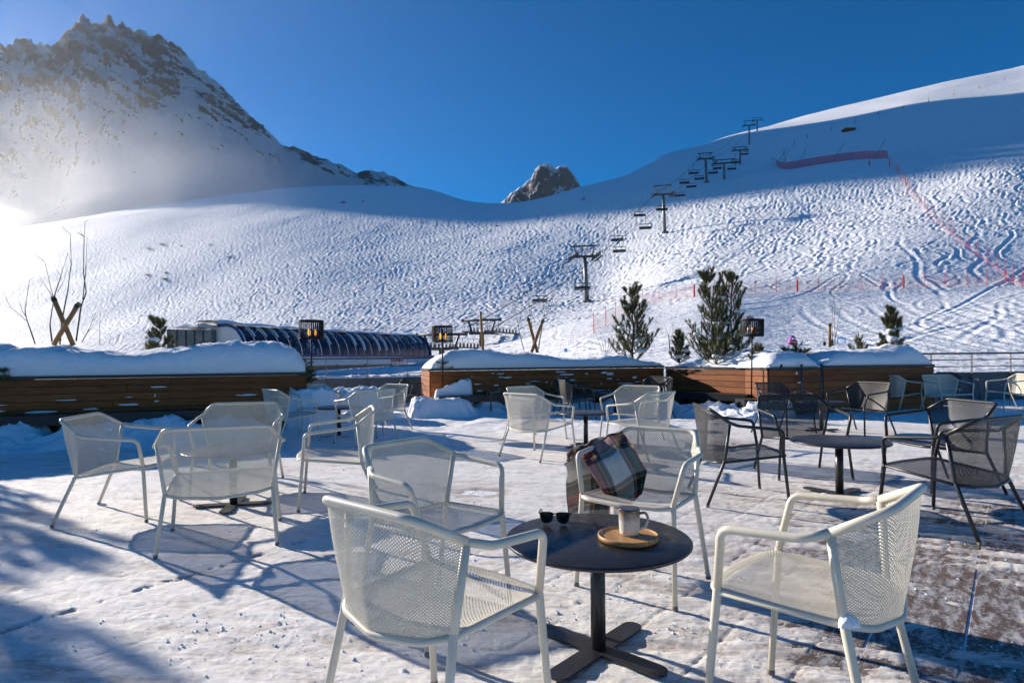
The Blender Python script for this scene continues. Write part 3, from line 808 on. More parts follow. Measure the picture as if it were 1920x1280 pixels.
chair(LC, 1.502, 6.895, 133.2, 'cream lounge chair right front at the middle table, just behind the tartan blanket')
chair(LB, 1.776, 4.759, -4.4, 'black lounge chair facing right at the near black table, behind the blanket chair')
chair(LB, 2.891, 3.916, 117.1, 'nearest black lounge chair at the right edge, its dark seat turned to the black table')
chair(LB, 2.747, 5.689, -91.0, 'black lounge chair facing us straight behind the near black table')
chair(LB, 3.64, 5.08, 179.2, 'black lounge chair with wide open mesh back, right rear of the near black table')
chair(LB, 5.06, 8.68, 198.9, 'black lounge chair facing left at the second black table, before the dark planter')
chair(LB, 3.97, 8.74, 300.3, 'black lounge chair left of the second black table, below the right black lamp')
chair(LB, 1.17, 11.0, 8, 'black lounge chair in sun at the planter bench, behind the middle table')
chair(LB, 1.2, 12.1, -25, 'black lounge chair in the shade of the planter boards, nearest the bench')
chair(LB, 2.75, 11.3, 170, 'black lounge chair facing left by the bench, below the pine on the middle planter')
chair(LB, 2.85, 12.2, 215, 'black lounge chair pushed against the planter under the young pine')
chair(LC, 7.75, 12.0, 12, 'cream lounge chair facing right in front of the dark end planter, far right table')
chair(LC, 8.55, 12.75, -93, 'cream lounge chair facing us in the far right group, back one of the pair')
chair(LC, 8.38, 11.5, -88, 'cream lounge chair facing us in the far right group, front one of the pair')
chair(LC, 9.95, 11.9, 168, 'cream lounge chair facing left by the railing at the far right')
chair(LB, 10.75, 12.2, 200, 'black lounge chair at the far right edge before the railing')
chair(LB, 10.0, 13.4, -70, 'black lounge chair in shade behind the far right cream chairs, against the parapet')
chair(LB, 7.6, 13.0, -60, 'black lounge chair tucked behind the far right cream chair at the end planter')
chair(LB, -2.35, 13.4, 240, 'black lounge chair with snow on it squeezed between parapet and middle planter')

# ================================================================== TABLES
def make_table(top_r, arm_a):
    t = empty('round_table')
    m = MB(); m.lathe([(0.02, .416), (top_r - .03, .416), (top_r - .006, .421), (top_r, .427), (top_r - .001, .433), (top_r - .008, .437), (0.02, .437)], 72)
    m.build('tabletop', M['graphite'], t, True)
    m = MB(); m.lathe([(.060, .404), (.060, .4155), (.0285, .4158), (.0285, .4161)], 28); m.build('top_plate', M['graphite'], t)
    m = MB(); m.lathe([(.0285, .012), (.0285, .404)], 28); m.build('column', M['graphite'], t, True)
    for k in range(4):
        a = arm_a + k * math.pi / 2
        m = MB(); poly = []
        L, w = .285, .041
        for j in range(9):
            b = -math.pi / 2 + math.pi * j / 8
            poly.append((L - w + w * math.cos(b), w * math.sin(b)))
        poly += [(.0411, w), (0.0, 0.0), (.0411, -w)]
        poly = [(x * math.cos(a) - y * math.sin(a), x * math.sin(a) + y * math.cos(a)) for x, y in poly]
        m.prism(poly, .004, .0125); m.build('base_arm', M['graphite'], t)
    return t
tproto = make_table(.352, 0.0)
GT = 'low round dark tables on the terrace'
def table(x, y, rz, label, sc=1.0, first=[True]):
    t = tproto if first[0] else copy_tree(tproto)
    first[0] = False
    t.location = (x, y, .016); t.rotation_euler = (0, 0, rz); t.scale = (sc, sc, 1)
    tag(t, label, 'table', GT); return t
table(.32, 2.28, R(48), 'round dark table carrying the mug and the sunglasses')
table(-2.19, 4.66, R(12), 'round dark table inside the ring of cream chairs at left, seen through a mesh back', 1.02)
table(-2.58, 8.85, R(40), 'small round dark table among the far cream chairs below the left lamp')
table(.93, 7.58, R(20), 'round dark table between four cream chairs in the middle, behind the blanket')
table(2.64, 4.82, R(35), 'round matt black table with a snow lump on its foot, between black chairs', 1.05)
table(4.68, 9.03, R(10), 'round black table of the second black chair group, below the right lamp')
table(2.05, 11.9, R(25), 'round black table in shade near the planter bench behind the middle group')
table(8.75, 12.15, R(30), 'round dark table of the far right cream chairs')

# snow lumps left on furniture
def lump(name, c, size, seed, label, cat='snow lump', n=9):
    m = MB(); P = []
    for i in range(n + 1):
        th = math.pi / 2 * i / n
        row = []
        for j in range(2 * n + 1):
            ph = 2 * math.pi * j / (2 * n)
            d = 1 + .28 * math.sin(3 * ph + seed) * math.cos(th) + .15 * math.sin(5 * ph + 2 * th + seed)
            row.append((size[0] * math.cos(th) * math.cos(ph) * d, size[1] * math.cos(th) * math.sin(ph) * d, size[2] * math.sin(th) * (1 + .15 * math.sin(seed + 4 * ph) * math.cos(th))))
        P.append(row)
    m.grid(P)
    o = m.build(name, M['snow_cap'], None, True, c)
    tag(o, label, cat, 'loose lumps of snow'); return o
lump('snow_lump', (2.47, 4.72, .016), (.05, .045, .035), 1.0, 'white snow lump on the foot of the near black table')
lump('snow_lump', (-3.26, 4.72, .008), (.035, .03, .02), 2.2, 'snow lump at the rear foot of the leftmost cream chair')

# ------------------------------------------------------------------ things on the near table
TZ = .453
# wooden tray
tr_ = empty('serving_tray', (.430, 2.235, TZ), R(20))
M['tray'] = wood_mat('acacia_tray', (0.36, 0.17, 0.055), (0.62, 0.37, 0.16), (22, 2.2, 2), 0.42)
m = MB(); m.lathe([(.01, .001), (.104, .001), (.112, .006), (.114, .016), (.1125, .0215), (.1085, .0225), (.106, .019), (.1045, .0165), (.098, .0155), (.01, .0155)], 64)
m.build('tray_disc', M['tray'], tr_, True)
tag(tr_, 'round wooden serving tray under the mug', 'tray')
# mug
mg = empty('mug', (.437, 2.250, TZ + .0162), R(-12))
mmat, nt, bs, out = new_mat('reactive_glaze')
g = N(nt, 'ShaderNodeSeparateXYZ'); nt.links.new(coords(nt), g.inputs[0])
nn = noise_tex(nt, coords(nt), 60, 4, 0.6); n4 = noise_tex(nt, coords(nt), 420, 2, .5)
hgt = math_n(nt, 'ADD', math_n(nt, 'MULTIPLY', g.outputs['Z'], 10.0), math_n(nt, 'MULTIPLY_ADD', nn.outputs['Fac'], 0.3, -0.15))
rr = ramp(nt, [(0.0, (0.70, 0.66, 0.60)), (0.48, (0.66, 0.62, 0.56)), (0.66, (0.42, 0.36, 0.30)), (0.86, (0.20, 0.12, 0.08)), (0.97, (0.03, 0.018, 0.014))]); nt.links.new(hgt, rr.inputs['Fac'])
spk = ramp(nt, [(0.66, (1, 1, 1)), (0.74, (0.45, 0.36, 0.28))]); nt.links.new(n4.outputs['Fac'], spk.inputs['Fac'])
ml = N(nt, 'ShaderNodeMix', data_type='RGBA', blend_type='MULTIPLY'); ml.inputs[0].default_value = .7
nt.links.new(rr.outputs['Color'], ml.inputs[6]); nt.links.new(spk.outputs['Color'], ml.inputs[7]); nt.links.new(ml.outputs[2], bs.inputs['Base Color'])
bs.inputs['Roughness'].default_value = 0.22; bs.inputs['Coat Weight'].default_value = 0.3
dark_glaze = plain('dark_inner_glaze', (0.012, 0.009, 0.008), 0.15)
coffee = plain('black_coffee', (0.01, 0.005, 0.003), 0.35)
m = MB(); m.lathe([(.028, 0), (.0345, .002), (.0375, .010), (.0392, .040), (.0400, .085), (.0398, .0975), (.0388, .0995), (.0376, .0995)], 48)
m.build('mug_body', mmat, mg, True)
m = MB(); m.lathe([(.0376, .0994), (.0366, .0975), (.0362, .06), (.001, .0595)], 48); m.build('mug_inside', dark_glaze, mg, True)
m = MB(); m.lathe([(.001, .0700), (.0362, .0702)], 40); m.build('coffee', coffee, mg)
m = MB(); hp = fillet([(.037, 0, .080), (.060, 0, .086), (.071, 0, .062), (.060, 0, .030), (.036, 0, .022)], .025, 6)
m.tube(hp, .0052, 10); m.build('mug_handle', mmat, mg, True)
tag(mg, 'speckled ceramic mug with a dark brown rim standing on the wooden tray', 'mug')
# sunglasses
sg = empty('sunglasses', (.170, 2.455, TZ), R(-8))
acet = plain('black_acetate', (0.010, 0.010, 0.011), 0.12)
lensm, nt, bs, out = new_mat('dark_lens'); bs.inputs['Base Color'].default_value = (0.006, 0.006, 0.008, 1); bs.inputs['Roughness'].default_value = 0.04
lens_shape = [(-.026, .021), (-.012, .0235), (.010, .0235), (.0255, .0215), (.0262, .010), (.021, -.010), (.011, -.0185), (-.008, -.0185), (-.0205, -.010), (-.025, .006)]
for s in (-1, 1):
    loop = fillet([Vector((s * (.0335) + s * x, 0.004 * abs(x) * 0, .0245 + z)) for x, z in lens_shape] + [Vector((s * .0335 + s * lens_shape[0][0], 0, .0245 + lens_shape[0][1]))], .006, 3)[:-1]
    loop = [Vector((p.x, .10 * (abs(p.x) - .02) ** 1 * (abs(p.x) > .02) * .3, p.z)) for p in loop]
    m = MB(); m.tube(loop, .0027, 8, closed=True); m.build('lens_rim', acet, sg, True)
    m = MB(); cen = sum(loop, Vector()) / len(loop) + Vector((0, -.0022, 0))
    m.add([cen] + loop, [(0, i + 1, (i + 1) % len(loop) + 1) if s < 0 else (0, (i + 1) % len(loop) + 1, i + 1) for i in range(len(loop))])
    m.build('lens', lensm, sg, True)
    m = MB(); tp = fillet([(s * .061, .002, .043), (s * .065, .012, .0435), (s * .066, .095, .038), (s * .060, .135, .008)], [0, .006, .03, 0], 5)
    m.tube(tp, [.0034] * (len(tp) - 6) + [.0028] * 6, 8); m.build('temple', acet, sg, True)
m = MB(); m.tube(fillet([(-.0085, 0, .040), (-.003, -.001, .043), (.003, -.001, .043), (.0085, 0, .040)], .004, 3), .0026, 8); m.build('bridge', acet, sg, True)
tag(sg, 'black sunglasses lying open on the round dark table', 'sunglasses')

# ------------------------------------------------------------------ tartan blanket over the armchair
bm_, nt, bs, out = new_mat('tartan_wool')
uv = N(nt, 'ShaderNodeUVMap').outputs['UV']; sp = N(nt, 'ShaderNodeSeparateXYZ'); nt.links.new(uv, sp.inputs[0])
cream, black, green, red, yel, grey, dgr = (0.74, 0.69, 0.59), (0.012, 0.012, 0.014), (0.035, 0.085, 0.060), (0.36, 0.03, 0.04), (0.48, 0.27, 0.05), (0.11, 0.105, 0.12), (0.05, 0.05, 0.06)
stops = [(0.0, cream), (0.34, grey), (0.40, yel), (0.425, black), (0.52, green), (0.59, black), (0.62, red), (0.69, green), (0.72, red), (0.785, black), (0.84, yel), (0.86, dgr), (0.92, grey), (0.955, cream)]
cols = []
for ax in ('X', 'Y'):
    fz = math_n(nt, 'FRACT', math_n(nt, 'MULTIPLY', sp.outputs[ax], 1 / 0.30))
    r_ = ramp(nt, stops, 'CONSTANT'); nt.links.new(fz, r_.inputs['Fac']); cols.append(r_.outputs['Color'])
tw = math_n(nt, 'GREATER_THAN', math_n(nt, 'SINE', math_n(nt, 'MULTIPLY', math_n(nt, 'ADD', sp.outputs['X'], sp.outputs['Y']), 1500.0)), 0.0)
twm = math_n(nt, 'MULTIPLY_ADD', tw, 0.3, 0.35)
c_a = mix_rgb(nt, twm, cols[0], cols[1])
dk = N(nt, 'ShaderNodeMix', data_type='RGBA', blend_type='DARKEN'); dk.inputs[0].default_value = 1.0
nt.links.new(cols[0], dk.inputs[6]); nt.links.new(cols[1], dk.inputs[7])
c_ = mix_rgb(nt, 0.45, c_a, dk.outputs[2])
fz_n = noise_tex(nt, uv, 260, 4, 0.7); rz_ = ramp(nt, [(0.3, (0.6, 0.6, 0.6)), (0.7, (1.15, 1.15, 1.15))]); nt.links.new(fz_n.outputs['Fac'], rz_.inputs['Fac'])
mlt = N(nt, 'ShaderNodeMix', data_type='RGBA', blend_type='MULTIPLY'); mlt.inputs[0].default_value = 1.0
nt.links.new(c_, mlt.inputs[6]); nt.links.new(rz_.outputs['Color'], mlt.inputs[7]); nt.links.new(mlt.outputs[2], bs.inputs['Base Color'])
bs.inputs['Roughness'].default_value = 0.95; bs.inputs['Specular IOR Level'].default_value = 0.05; bs.inputs['Sheen Weight'].default_value = 0.25
bump(nt, bs, fz_n.outputs['Fac'], 0.6, 0.004)
bl = empty('blanket', (.40, 3.20, .70))
BLO = Vector((.40, 3.20, .70))
def cloth(name, rows, uv0, uvs, rot, wr, seed, thick=.008):
    """rows: list of rows of world points (rows run down the cloth); adds wrinkles and a little thickness"""
    nr, nc = 26, 26
    rr_ = [resample(r, nc) for r in rows]
    colsp = [resample([r[i] for r in rr_], nr) for i in range(nc)]
    P = [[colsp[i][j] for i in range(nc)] for j in range(nr)]
    # normals
    Q = []
    for j in range(nr):
        row = []
        for i in range(nc):
            du = P[j][min(i + 1, nc - 1)] - P[j][max(i - 1, 0)]; dv = P[min(j + 1, nr - 1)][i] - P[max(j - 1, 0)][i]
            n_ = du.cross(dv); n_ = n_.normalized() if n_.length > 1e-9 else Vector((0, -1, 0))
            w = wr * (math.sin(i * .55 + seed + j * .12) * .6 + math.sin(i * .23 - j * .31 + seed * 2) * .9 + math.sin(i * .9 + j * .7 + seed * 3) * .28 + math.sin(j * .8 - i * .35 + seed) * .3)
            row.append((P[j][i] + n_ * w, n_))
        Q.append(row)
    m = MB()
    UVx = []
    for j in range(nr):
        r1 = []
        for i in range(nc):
            a, b = i / (nc - 1) * uvs[0], j / (nr - 1) * uvs[1]
            r1.append((uv0[0] + a * math.cos(rot) - b * math.sin(rot), uv0[1] + a * math.sin(rot) + b * math.cos(rot)))
        UVx.append(r1)
    m.grid([[p - BLO for p, n_ in row] for row in Q], UVx)
    m.grid([[p - n_ * thick - BLO for p, n_ in row] for row in Q], UVx)
    k = nr * nc
    def fence(idx): 
        m.f += [(a, b, b + k, a + k) for a, b in zip(idx, idx[1:])]; m.mi += [0] * (len(idx) - 1)
    fence([i for i in range(nc)]); fence([(nr - 1) * nc + i for i in range(nc)]); fence([j * nc for j in range(nr)]); fence([j * nc + nc - 1 for j in range(nr)])
    return m.build(name, bm_, bl, True)
# inner flap: a folded corner hanging over the seat back
A_ = lambda px, py, Y: at(px, py, Y)
inner = [[A_(1084, 842, 3.13), A_(1112, 832, 3.16), A_(1140, 820, 3.22), A_(1168, 810, 3.22)],
         [A_(1100, 872, 3.06), A_(1132, 862, 3.06), A_(1162, 850, 3.08), A_(1190, 842, 3.09)],
         [A_(1118, 902, 3.03), A_(1150, 898, 3.02), A_(1185, 892, 3.03), A_(1213, 884, 3.04)],
         [A_(1134, 928, 3.01), A_(1156, 934, 3.0), A_(1182, 928, 3.0), A_(1207, 908, 3.02)],
         [A_(1155, 948, 3.0), A_(1166, 957, 2.99), A_(1180, 950, 2.99), A_(1200, 925, 3.01)]]
cloth('inner_fold', inner, (.194, .179), (.30, .33), .0, .008, .4)
# fold lying over the back rail
top = [[A_(1058, 872, 3.22), A_(1085, 850, 3.33), A_(1125, 838, 3.40), A_(1172, 826, 3.42)],
       [A_(1064, 852, 3.21), A_(1090, 836, 3.28), A_(1128, 826, 3.33), A_(1170, 812, 3.33)],
       [A_(1080, 845, 3.14), A_(1108, 833, 3.18), A_(1138, 821, 3.23), A_(1168, 809, 3.25)]]
cloth('top_fold', top, (.15, .15), (.32, .12), .15, .009, 1.7)
# outer part hanging down outside the arm
outer = [[A_(1058, 868, 3.20), A_(1082, 846, 3.30), A_(1108, 836, 3.38), A_(1140, 830, 3.42)],
         [A_(1062, 890, 3.21), A_(1086, 880, 3.26), A_(1112, 880, 3.34), A_(1140, 880, 3.40)],
         [A_(1062, 925, 3.22), A_(1088, 920, 3.25), A_(1114, 922, 3.31), A_(1140, 925, 3.38)],
         [A_(1064, 985, 3.23), A_(1090, 985, 3.25), A_(1114, 986, 3.29), A_(1138, 986, 3.35)]]
ou = cloth('outer_fold', outer, (.0, -.02), (.22, .38), .03, .011, 2.6)
m = MB()
e0 = resample(outer[-1], 46)
for i, p in enumerate(e0):
    d = Vector((rnd.uniform(-.008, .008), rnd.uniform(-.008, .008), -rnd.uniform(.035, .06)))
    q = p - BLO + Vector((0, 0, .004)); m.tube([q, q + d * .5, q + d], [.0022, .002, .0008], 4)
fr_ = m.build('fringe', plain('wool_fringe', (0.34, 0.24, 0.18), 0.95), bl); tag(fr_, kind='stuff')
for c_, sz, sd, lb_ in (((.842, 1.508, .452), (.022, .022, .03), 3.1, 'snow clot frozen on the rear leg joint of the armchair on bare boards'), (tuple(at(204, 806, 4.5)), (.02, .016, .022), 4.0, 'upper snow speck stuck on the leftmost chair back'), (tuple(at(190, 842, 4.45)), (.018, .014, .016), 5.0, 'lower snow speck stuck on the leftmost chair back')):
    lump('snow_lump', c_, sz, sd, lb_)
tag(bl, 'tartan wool blanket in cream, black, green and red draped over a chair back', 'blanket')

# ================================================================== PLANTERS
def snow_patch_strip(rows_fn, ns, nv): pass
def cap(name, p0, p1, q1, q0, z0, top, label, seed=1, ends=(.35, .35), over=.05, vexp=4.0):
    """soft snow lying on a four-cornered planter; top(s) gives its height above the planter"""
    p0, p1, q0, q1 = (np.array(p, float) for p in (p0, p1, q0, q1))
    L = np.linalg.norm(p1 - p0); D = np.linalg.norm(q0 - p0)
    ns, nv = max(24, int(L / .05)), max(18, int(D / .05))
    s = np.linspace(0, 1, ns)[:, None]; tv = np.linspace(0, 1, nv)[None, :]
    v = (1 - np.cos(np.pi * tv)) / 2
    v = np.where(tv < .5, .5 * (2 * tv) ** 2.0, 1 - .5 * (2 - 2 * tv) ** 2.0)
    sw = np.where(s < .5, .5 * (2 * s) ** 1.4, 1 - .5 * (2 - 2 * s) ** 1.4)
    S, V = np.broadcast_arrays(sw, v)
    X = (1 - S) * ((1 - V) * p0[0] + V * q0[0]) + S * ((1 - V) * p1[0] + V * q1[0])
    Y = (1 - S) * ((1 - V) * p0[1] + V * q0[1]) + S * ((1 - V) * p1[1] + V * q1[1])
    h = np.interp(S, [a for a, _ in top], [b for _, b in top])
    e1 = np.clip(S * L / ends[0], 0, 1); e2 = np.clip((1 - S) * L / ends[1], 0, 1)
    es = (1 - (1 - e1) ** 2.4) ** .45 * (1 - (1 - e2) ** 2.4) ** .45
    av = np.abs(2 * V - 1) ** vexp
    ev = np.clip(1 - av, 0, 1) ** .42
    n1 = fbm(X / .5 + seed, Y / .5, seed, 3); n2 = fbm(X / .13, Y / .13 + seed, seed + 5, 3)
    Z = z0 + np.maximum(h * es * ev * (1 + .15 * n1) + .024 * n2 * ev * es, 0) - .01
    # bulge over the edge
    cx, cy = (p0 + p1 + q0 + q1) / 4
    bul = over * np.sin(np.pi * np.clip((Z - z0) / np.maximum(h, .05), 0, 1)) ** .8
    nx, ny = -(q0 - p0) / D
    X = X + nx * bul * (V < .5); Y = Y + ny * bul * (V < .5)
    X = X + .03 * n2 * ev; Y = Y + .03 * n1 * ev
    o = big_grid(name, np.stack([X, Y, Z], -1), M['snow_cap'])
    tag(o, label, 'snow', kind='stuff'); return o
plank_cache = {}
def face_boards(parent, a, b, z0, z1, rows, nseg, seed, out=.012):
    a, b = Vector((*a, 0)), Vector((*b, 0)); d = b - a; L = d.length; x = d / L; n = Vector((x.y, -x.x, 0))
    hgt = (z1 - z0) / rows; rr = random.Random(seed)
    for r in range(rows):
        cuts = [0.0]
        if nseg > 1:
            for k in range(1, nseg): cuts.append((k + (.5 if r % 2 else 0.05) * .6 - .15) / nseg + rr.uniform(-.02, .02))
        cuts.append(1.0)
        for c0, c1 in zip(cuts, cuts[1:]):
            l = (c1 - c0) * L - .006
            key = (round(l, 2), round(hgt, 3))
            if key not in plank_cache:
                m = MB(); m.box((0, 0, 0), (l, .024, hgt - .007), None, 0, .004); plank_cache[key] = m.data('plank', M['larch'])
            o = bpy.data.objects.new('plank', plank_cache[key]); scn.collection.objects.link(o); o.parent = parent
            p = a + x * ((c0 + c1) / 2 * L) + n * (out + rr.uniform(-.0015, .0015)); o.location = (p.x, p.y, z0 + hgt * (r + .5)); o.rotation_euler = (0, 0, math.atan2(x.y, x.x))
def planter(faces, body, label, ztop=.955, rows=8, seed=1):
    """faces: list of (a, b, segments) running left to right as seen from outside"""
    t = empty('wooden_planter')
    m = MB(); m.prism(body, .0, ztop - .07); m.build('box_core', M['trim'], t)
    for i, (a, b, ns) in enumerate(faces):
        face_boards(t, a, b, .03, ztop - .045, rows, ns, seed + i)
        d = (Vector((*b, 0)) - Vector((*a, 0))).normalized(); n = Vector((d.y, -d.x, 0))
        m = MB(); m.beam(Vector((*a, ztop - .02)) + n * .004, Vector((*b, ztop - .02)) + n * .004, .075, .045); m.build('top_trim', M['trim'], t)
    tag(t, label, 'planter', 'wooden planters edging the terrace'); return t
P1a, P1b = np.array((-12.2, 6.62)), np.array((-3.42, 9.85)); nd = np.array((-.345, .938))
planter([(P1a, P1b, 4), (P1b, P1b + nd * 1.25, 1)], [P1a, P1b - (.02, .0), P1b + nd * 1.25, P1a + nd * 1.25], 'long dark wooden planter at left under a thick snow cap with bare saplings')
cap('snow_cap', P1a, P1b, P1b + nd * 1.25, P1a + nd * 1.25, .95, [(0, .5), (.45, .48), (.56, .46), (.62, .44), (.68, .37), (.74, .36), (.8, .44), (.86, .49), (.93, .51), (1, .48)], 'thick smooth snow cap on the long left planter', 2, (.5, .45), .07, 5)
P2a, P2b = np.array((-1.70, 12.4)), np.array((3.56, 14.0)); n2_ = np.array((-.291, .957))
planter([(P2a + n2_ * 1.2, P2a, 1), (P2a, P2b, 3)], [P2a + (.02, 0), P2b, P2b + n2_ * 1.2, P2a + n2_ * 1.2], 'middle wooden planter with a sunlit pale end and snow splashes on its boards', .95, 8, 5)
cap('snow_cap', P2a, P2b, P2b + n2_ * 1.2, P2a + n2_ * 1.2, .945, [(0, .3), (.08, .38), (.16, .41), (.24, .42), (.3, .36), (.38, .33), (.45, .31), (.52, .24), (.62, .2), (.7, .22), (.76, .28), (.86, .24), (.92, .12), (1, .10)], 'smooth snow cap on the middle planter between lamp and pine', 4, (.7, .2), .05, 5)
B0, B1, B2, B3, B4 = (3.60, 13.92), (4.69, 11.95), (4.82, 11.2), (6.0, 11.55), (6.0, 14.3)
planter([(B0, B1, 1), (B1, B2, 1), (B2, B3, 1)], [(3.63, 13.95), (4.72, 11.96), (4.84, 11.23), B3, B4], 'sunlit orange wooden corner planter with pine shadows on its boards', .93, 7, 11)
cap('snow_cap', (4.84, 11.23), (5.95, 11.55), (5.98, 14.2), (4.0, 13.7), .93, [(0, .22), (.2, .33), (.5, .34), (.8, .30), (1, .2)], 'rounded snow mound on the corner planter beside the right lamp', 6, (.3, .35), .05, 5)
cap('snow_cap', (4.45, 12.5), (4.75, 11.95), (5.3, 13.0), (3.68, 13.98), .93, [(0, .12), (.5, .18), (1, .2)], 'snow pressed between the pine branches on the corner planter', 8, (.3, .2), .03, 4)
C0, C1 = np.array((6.03, 11.58)), np.array((8.55, 12.1)); n3_ = np.array((-.149, .989))
planter([(C0, C1, 1), (C1, C1 + n3_ * 1.3, 1)], [C0, C1, C1 + n3_ * 1.3, C0 + n3_ * 1.3], 'dark end planter at right in full shade beside the railing', .95, 7, 17)
cap('snow_cap', C0, C1, C1 + n3_ * 1.3, C0 + n3_ * 1.3, .945, [(0, .16), (.1, .27), (.25, .33), (.5, .30), (.62, .33), (.74, .42), (.86, .40), (1, .2)], 'lumpy snow with a high right-hand hump on the dark end planter', 9, (.5, .35), .05, 4)

# snow splashes stuck to the boards
def splashes(a, b, z0, z1, n, seed, label, amp=1.0):
    a, b = Vector((*a, 0)), Vector((*b, 0)); d = (b - a); L = d.length; x = d / L; nn_ = Vector((x.y, -x.x, 0)); rr = random.Random(seed)
    m = MB()
    for _ in range(n):
        s = rr.uniform(.03, .97) * L; z = z0 + (z1 - z0) * rr.random() ** 1.3; w = rr.uniform(.02, .16) * amp * rr.choice((.5, 1, 1.6)); h = rr.uniform(.008, .022)
        if rr.random() < .2: h *= 2; w *= .6
        c = a + x * s + nn_ * .022; k = 10; ring = []
        for j in range(k):
            t = 2 * math.pi * j / k; q = rr.uniform(.6, 1.15)
            ring.append(c + x * (w * math.cos(t) * q) + Vector((0, 0, z + h * math.sin(t) * q)))
        cc = c + nn_ * .018 + Vector((0, 0, z - h * .2))
        m.add(ring + [cc], [(j, (j + 1) % k, k) for j in range(k)])
    o = m.build('snow_splash', M['snow_cap'], None, True); tag(o, label, 'snow', kind='stuff')
splashes(P1a + (4.2, 1.55), P1b, .30, .62, 32, 3, 'snow splashes clinging to the left planter boards', 1.5)
splashes(P1a + (4.2, 1.55), P1b, .62, .88, 5, 33, 'few snow flecks high on the left planter boards', 1.3)
splashes(P2a, P2b, .35, .86, 60, 8, 'snow splashes on the middle planter boards')
splashes(B2, B3, .3, .85, 8, 9, 'snow splashes on the dark side of the corner planter')

# benches
def bench(a, b, label, z=.42, d=.42, legs=4):
    t = empty('bench'); a, b = Vector((*a, 0)), Vector((*b, 0)); x = (b - a).normalized(); y = Vector((-x.y, x.x, 0)); up = Vector((0, 0, 1))
    for k in range(3):
        m = MB(); o = y * (d * (k + .5) / 3) + up * (z - .018); m.beam(a + o, b + o, d / 3 - .012, .036); m.build('seat_board', M['trim'], t)
    m = MB(); m.beam(a + up * (z - .085), b + up * (z - .085), .03, .10); m.build('front_rail', M['trim'], t)
    L = (b - a).length
    for k in range(legs):
        p = a + x * (L * (k + .3) / (legs - .4)) + y * (d * .5); m = MB(); m.beam(p, p + up * (z - .04), .05, d * .7, up=y); m.build('leg', M['trim'], t)
    tag(t, label, 'bench', 'dark benches along the planters')
bench(np.array((-10.4, 6.70)) , np.array((-3.95, 9.10)), 'long dark bench half buried in snow below the left planter')
bench(np.array((-1.45, 11.75)), np.array((3.2, 13.15)), 'dark bench with a snowy seat in front of the middle planter')
bench(np.array((3.35, 13.05)), np.array((4.55, 11.6)), 'snow dusted bench in front of the sunlit corner planter', .40, .42, 2)

def bank(name, line, width, h0, seed, label, thr=.5, lean=0.35):
    """ploughed snow lying along a line on the terrace, steep towards the planter and ragged in front"""
    line = [np.array(p, float) for p in line]; seg = np.cumsum([0] + [np.linalg.norm(b - a) for a, b in zip(line, line[1:])])
    ns = int(seg[-1] / .05); nv = 30
    s = np.linspace(0, seg[-1], ns); px = np.interp(s, seg, [p[0] for p in line]); py = np.interp(s, seg, [p[1] for p in line])
    tx, ty = np.gradient(px), np.gradient(py); l = np.hypot(tx, ty); nx, ny = ty / l, -tx / l
    v = np.linspace(0, 1, nv)
    w = width * (1 + .35 * fbm(s / 1.1, s * 0 + seed, seed, 3))
    X = px[:, None] + nx[:, None] * v * w[:, None]; Y = py[:, None] + ny[:, None] * v * w[:, None]
    pr = np.clip(1 - v, 0, 1) ** 1.3 * (1 - np.exp(-v * 14)) * 1.25
    n1 = fbm(X / .55, Y / .55, seed, 4); n2 = fbm(X / .14, Y / .14, seed + 3, 4)
    en = np.minimum(1, np.minimum(s / .5, (seg[-1] - s) / .5))[:, None]
    Z = (h0 * pr * (1 + .6 * n1) + .05 * n2 * np.clip(pr * 2, 0, 1)) * en - .004 + .012 * (1 - v)[None] 
    o = big_grid(name, np.stack([X, Y, np.maximum(Z, -.02)], -1), M['snow_cap']); tag(o, label, 'snow', kind='stuff')
bank('snow_bank', [(-10.5, 6.95), (-7.0, 8.25), (-3.6, 9.5)], 1.15, .34, 21, 'ploughed snow bank below the bench of the left planter')
bank('snow_bank', [(-1.6, 12.05), (3.2, 13.5)], .95, .30, 25, 'ploughed snow under the bench of the middle planter')
bank('snow_bank', [(2.9, 13.0), (4.4, 11.4), (5.0, 10.9)], .9, .24, 27, 'crumbly sunlit snow bank in front of the corner planter')
bank('snow_bank', [(-3.4, 10.2), (-2.9, 10.9), (-2.2, 12.4)], 1.0, .16, 29, 'low snow ridge in the gap between the planters')

def heap(name, cx, cy, sx, sy, h, seed, label, rot=0.0, blocky=3.0, top=0.0):
    n = 70; a = np.linspace(-1, 1, n); A, B = np.meshgrid(a, a, indexing='ij')
    r = (np.abs(A) ** blocky + np.abs(B) ** blocky) ** (1 / blocky)
    X0, Y0 = A * sx, B * sy
    n1 = fbm(X0 / .4 + seed, Y0 / .4, seed, 4); n2 = fbm(X0 / .1, Y0 / .1, seed + 2, 3)
    Z = h * sstep(1.0, .72, r + .12 * n1) * (1 + .12 * n1 + top * A) + .018 * n2 * sstep(1, .8, r) - .01
    c, s_ = math.cos(rot), math.sin(rot)
    X = cx + c * X0 - s_ * Y0; Y = cy + s_ * X0 + c * Y0
    o = big_grid(name, np.stack([X, Y, Z], -1), M['snow_cap']); tag(o, label, 'snow', kind='stuff')
heap('snow_heap', -1.42, 11.75, .72, .5, .37, 3, 'block of cut snow at the left end of the middle planter', .3, 4.0, -.1)
heap('snow_heap', -1.2, 12.15, .46, .15, .66, 7, 'slab of snow leaning against the middle planter boards', .32, 2.6, .2)
heap('snow_heap', -2.95, 11.2, .6, .5, .62, 11, 'rounded white snow heap in front of the grey parapet', .2, 2.2)
heap('snow_heap', -3.35, 9.95, .5, .45, .66, 13, 'snow slumped off the right end of the left planter', .2, 2.2)
heap('snow_heap', 4.75, 11.0, .5, .28, .32, 17, 'crumbled snow around the black box by the corner planter', -.5, 2.6)
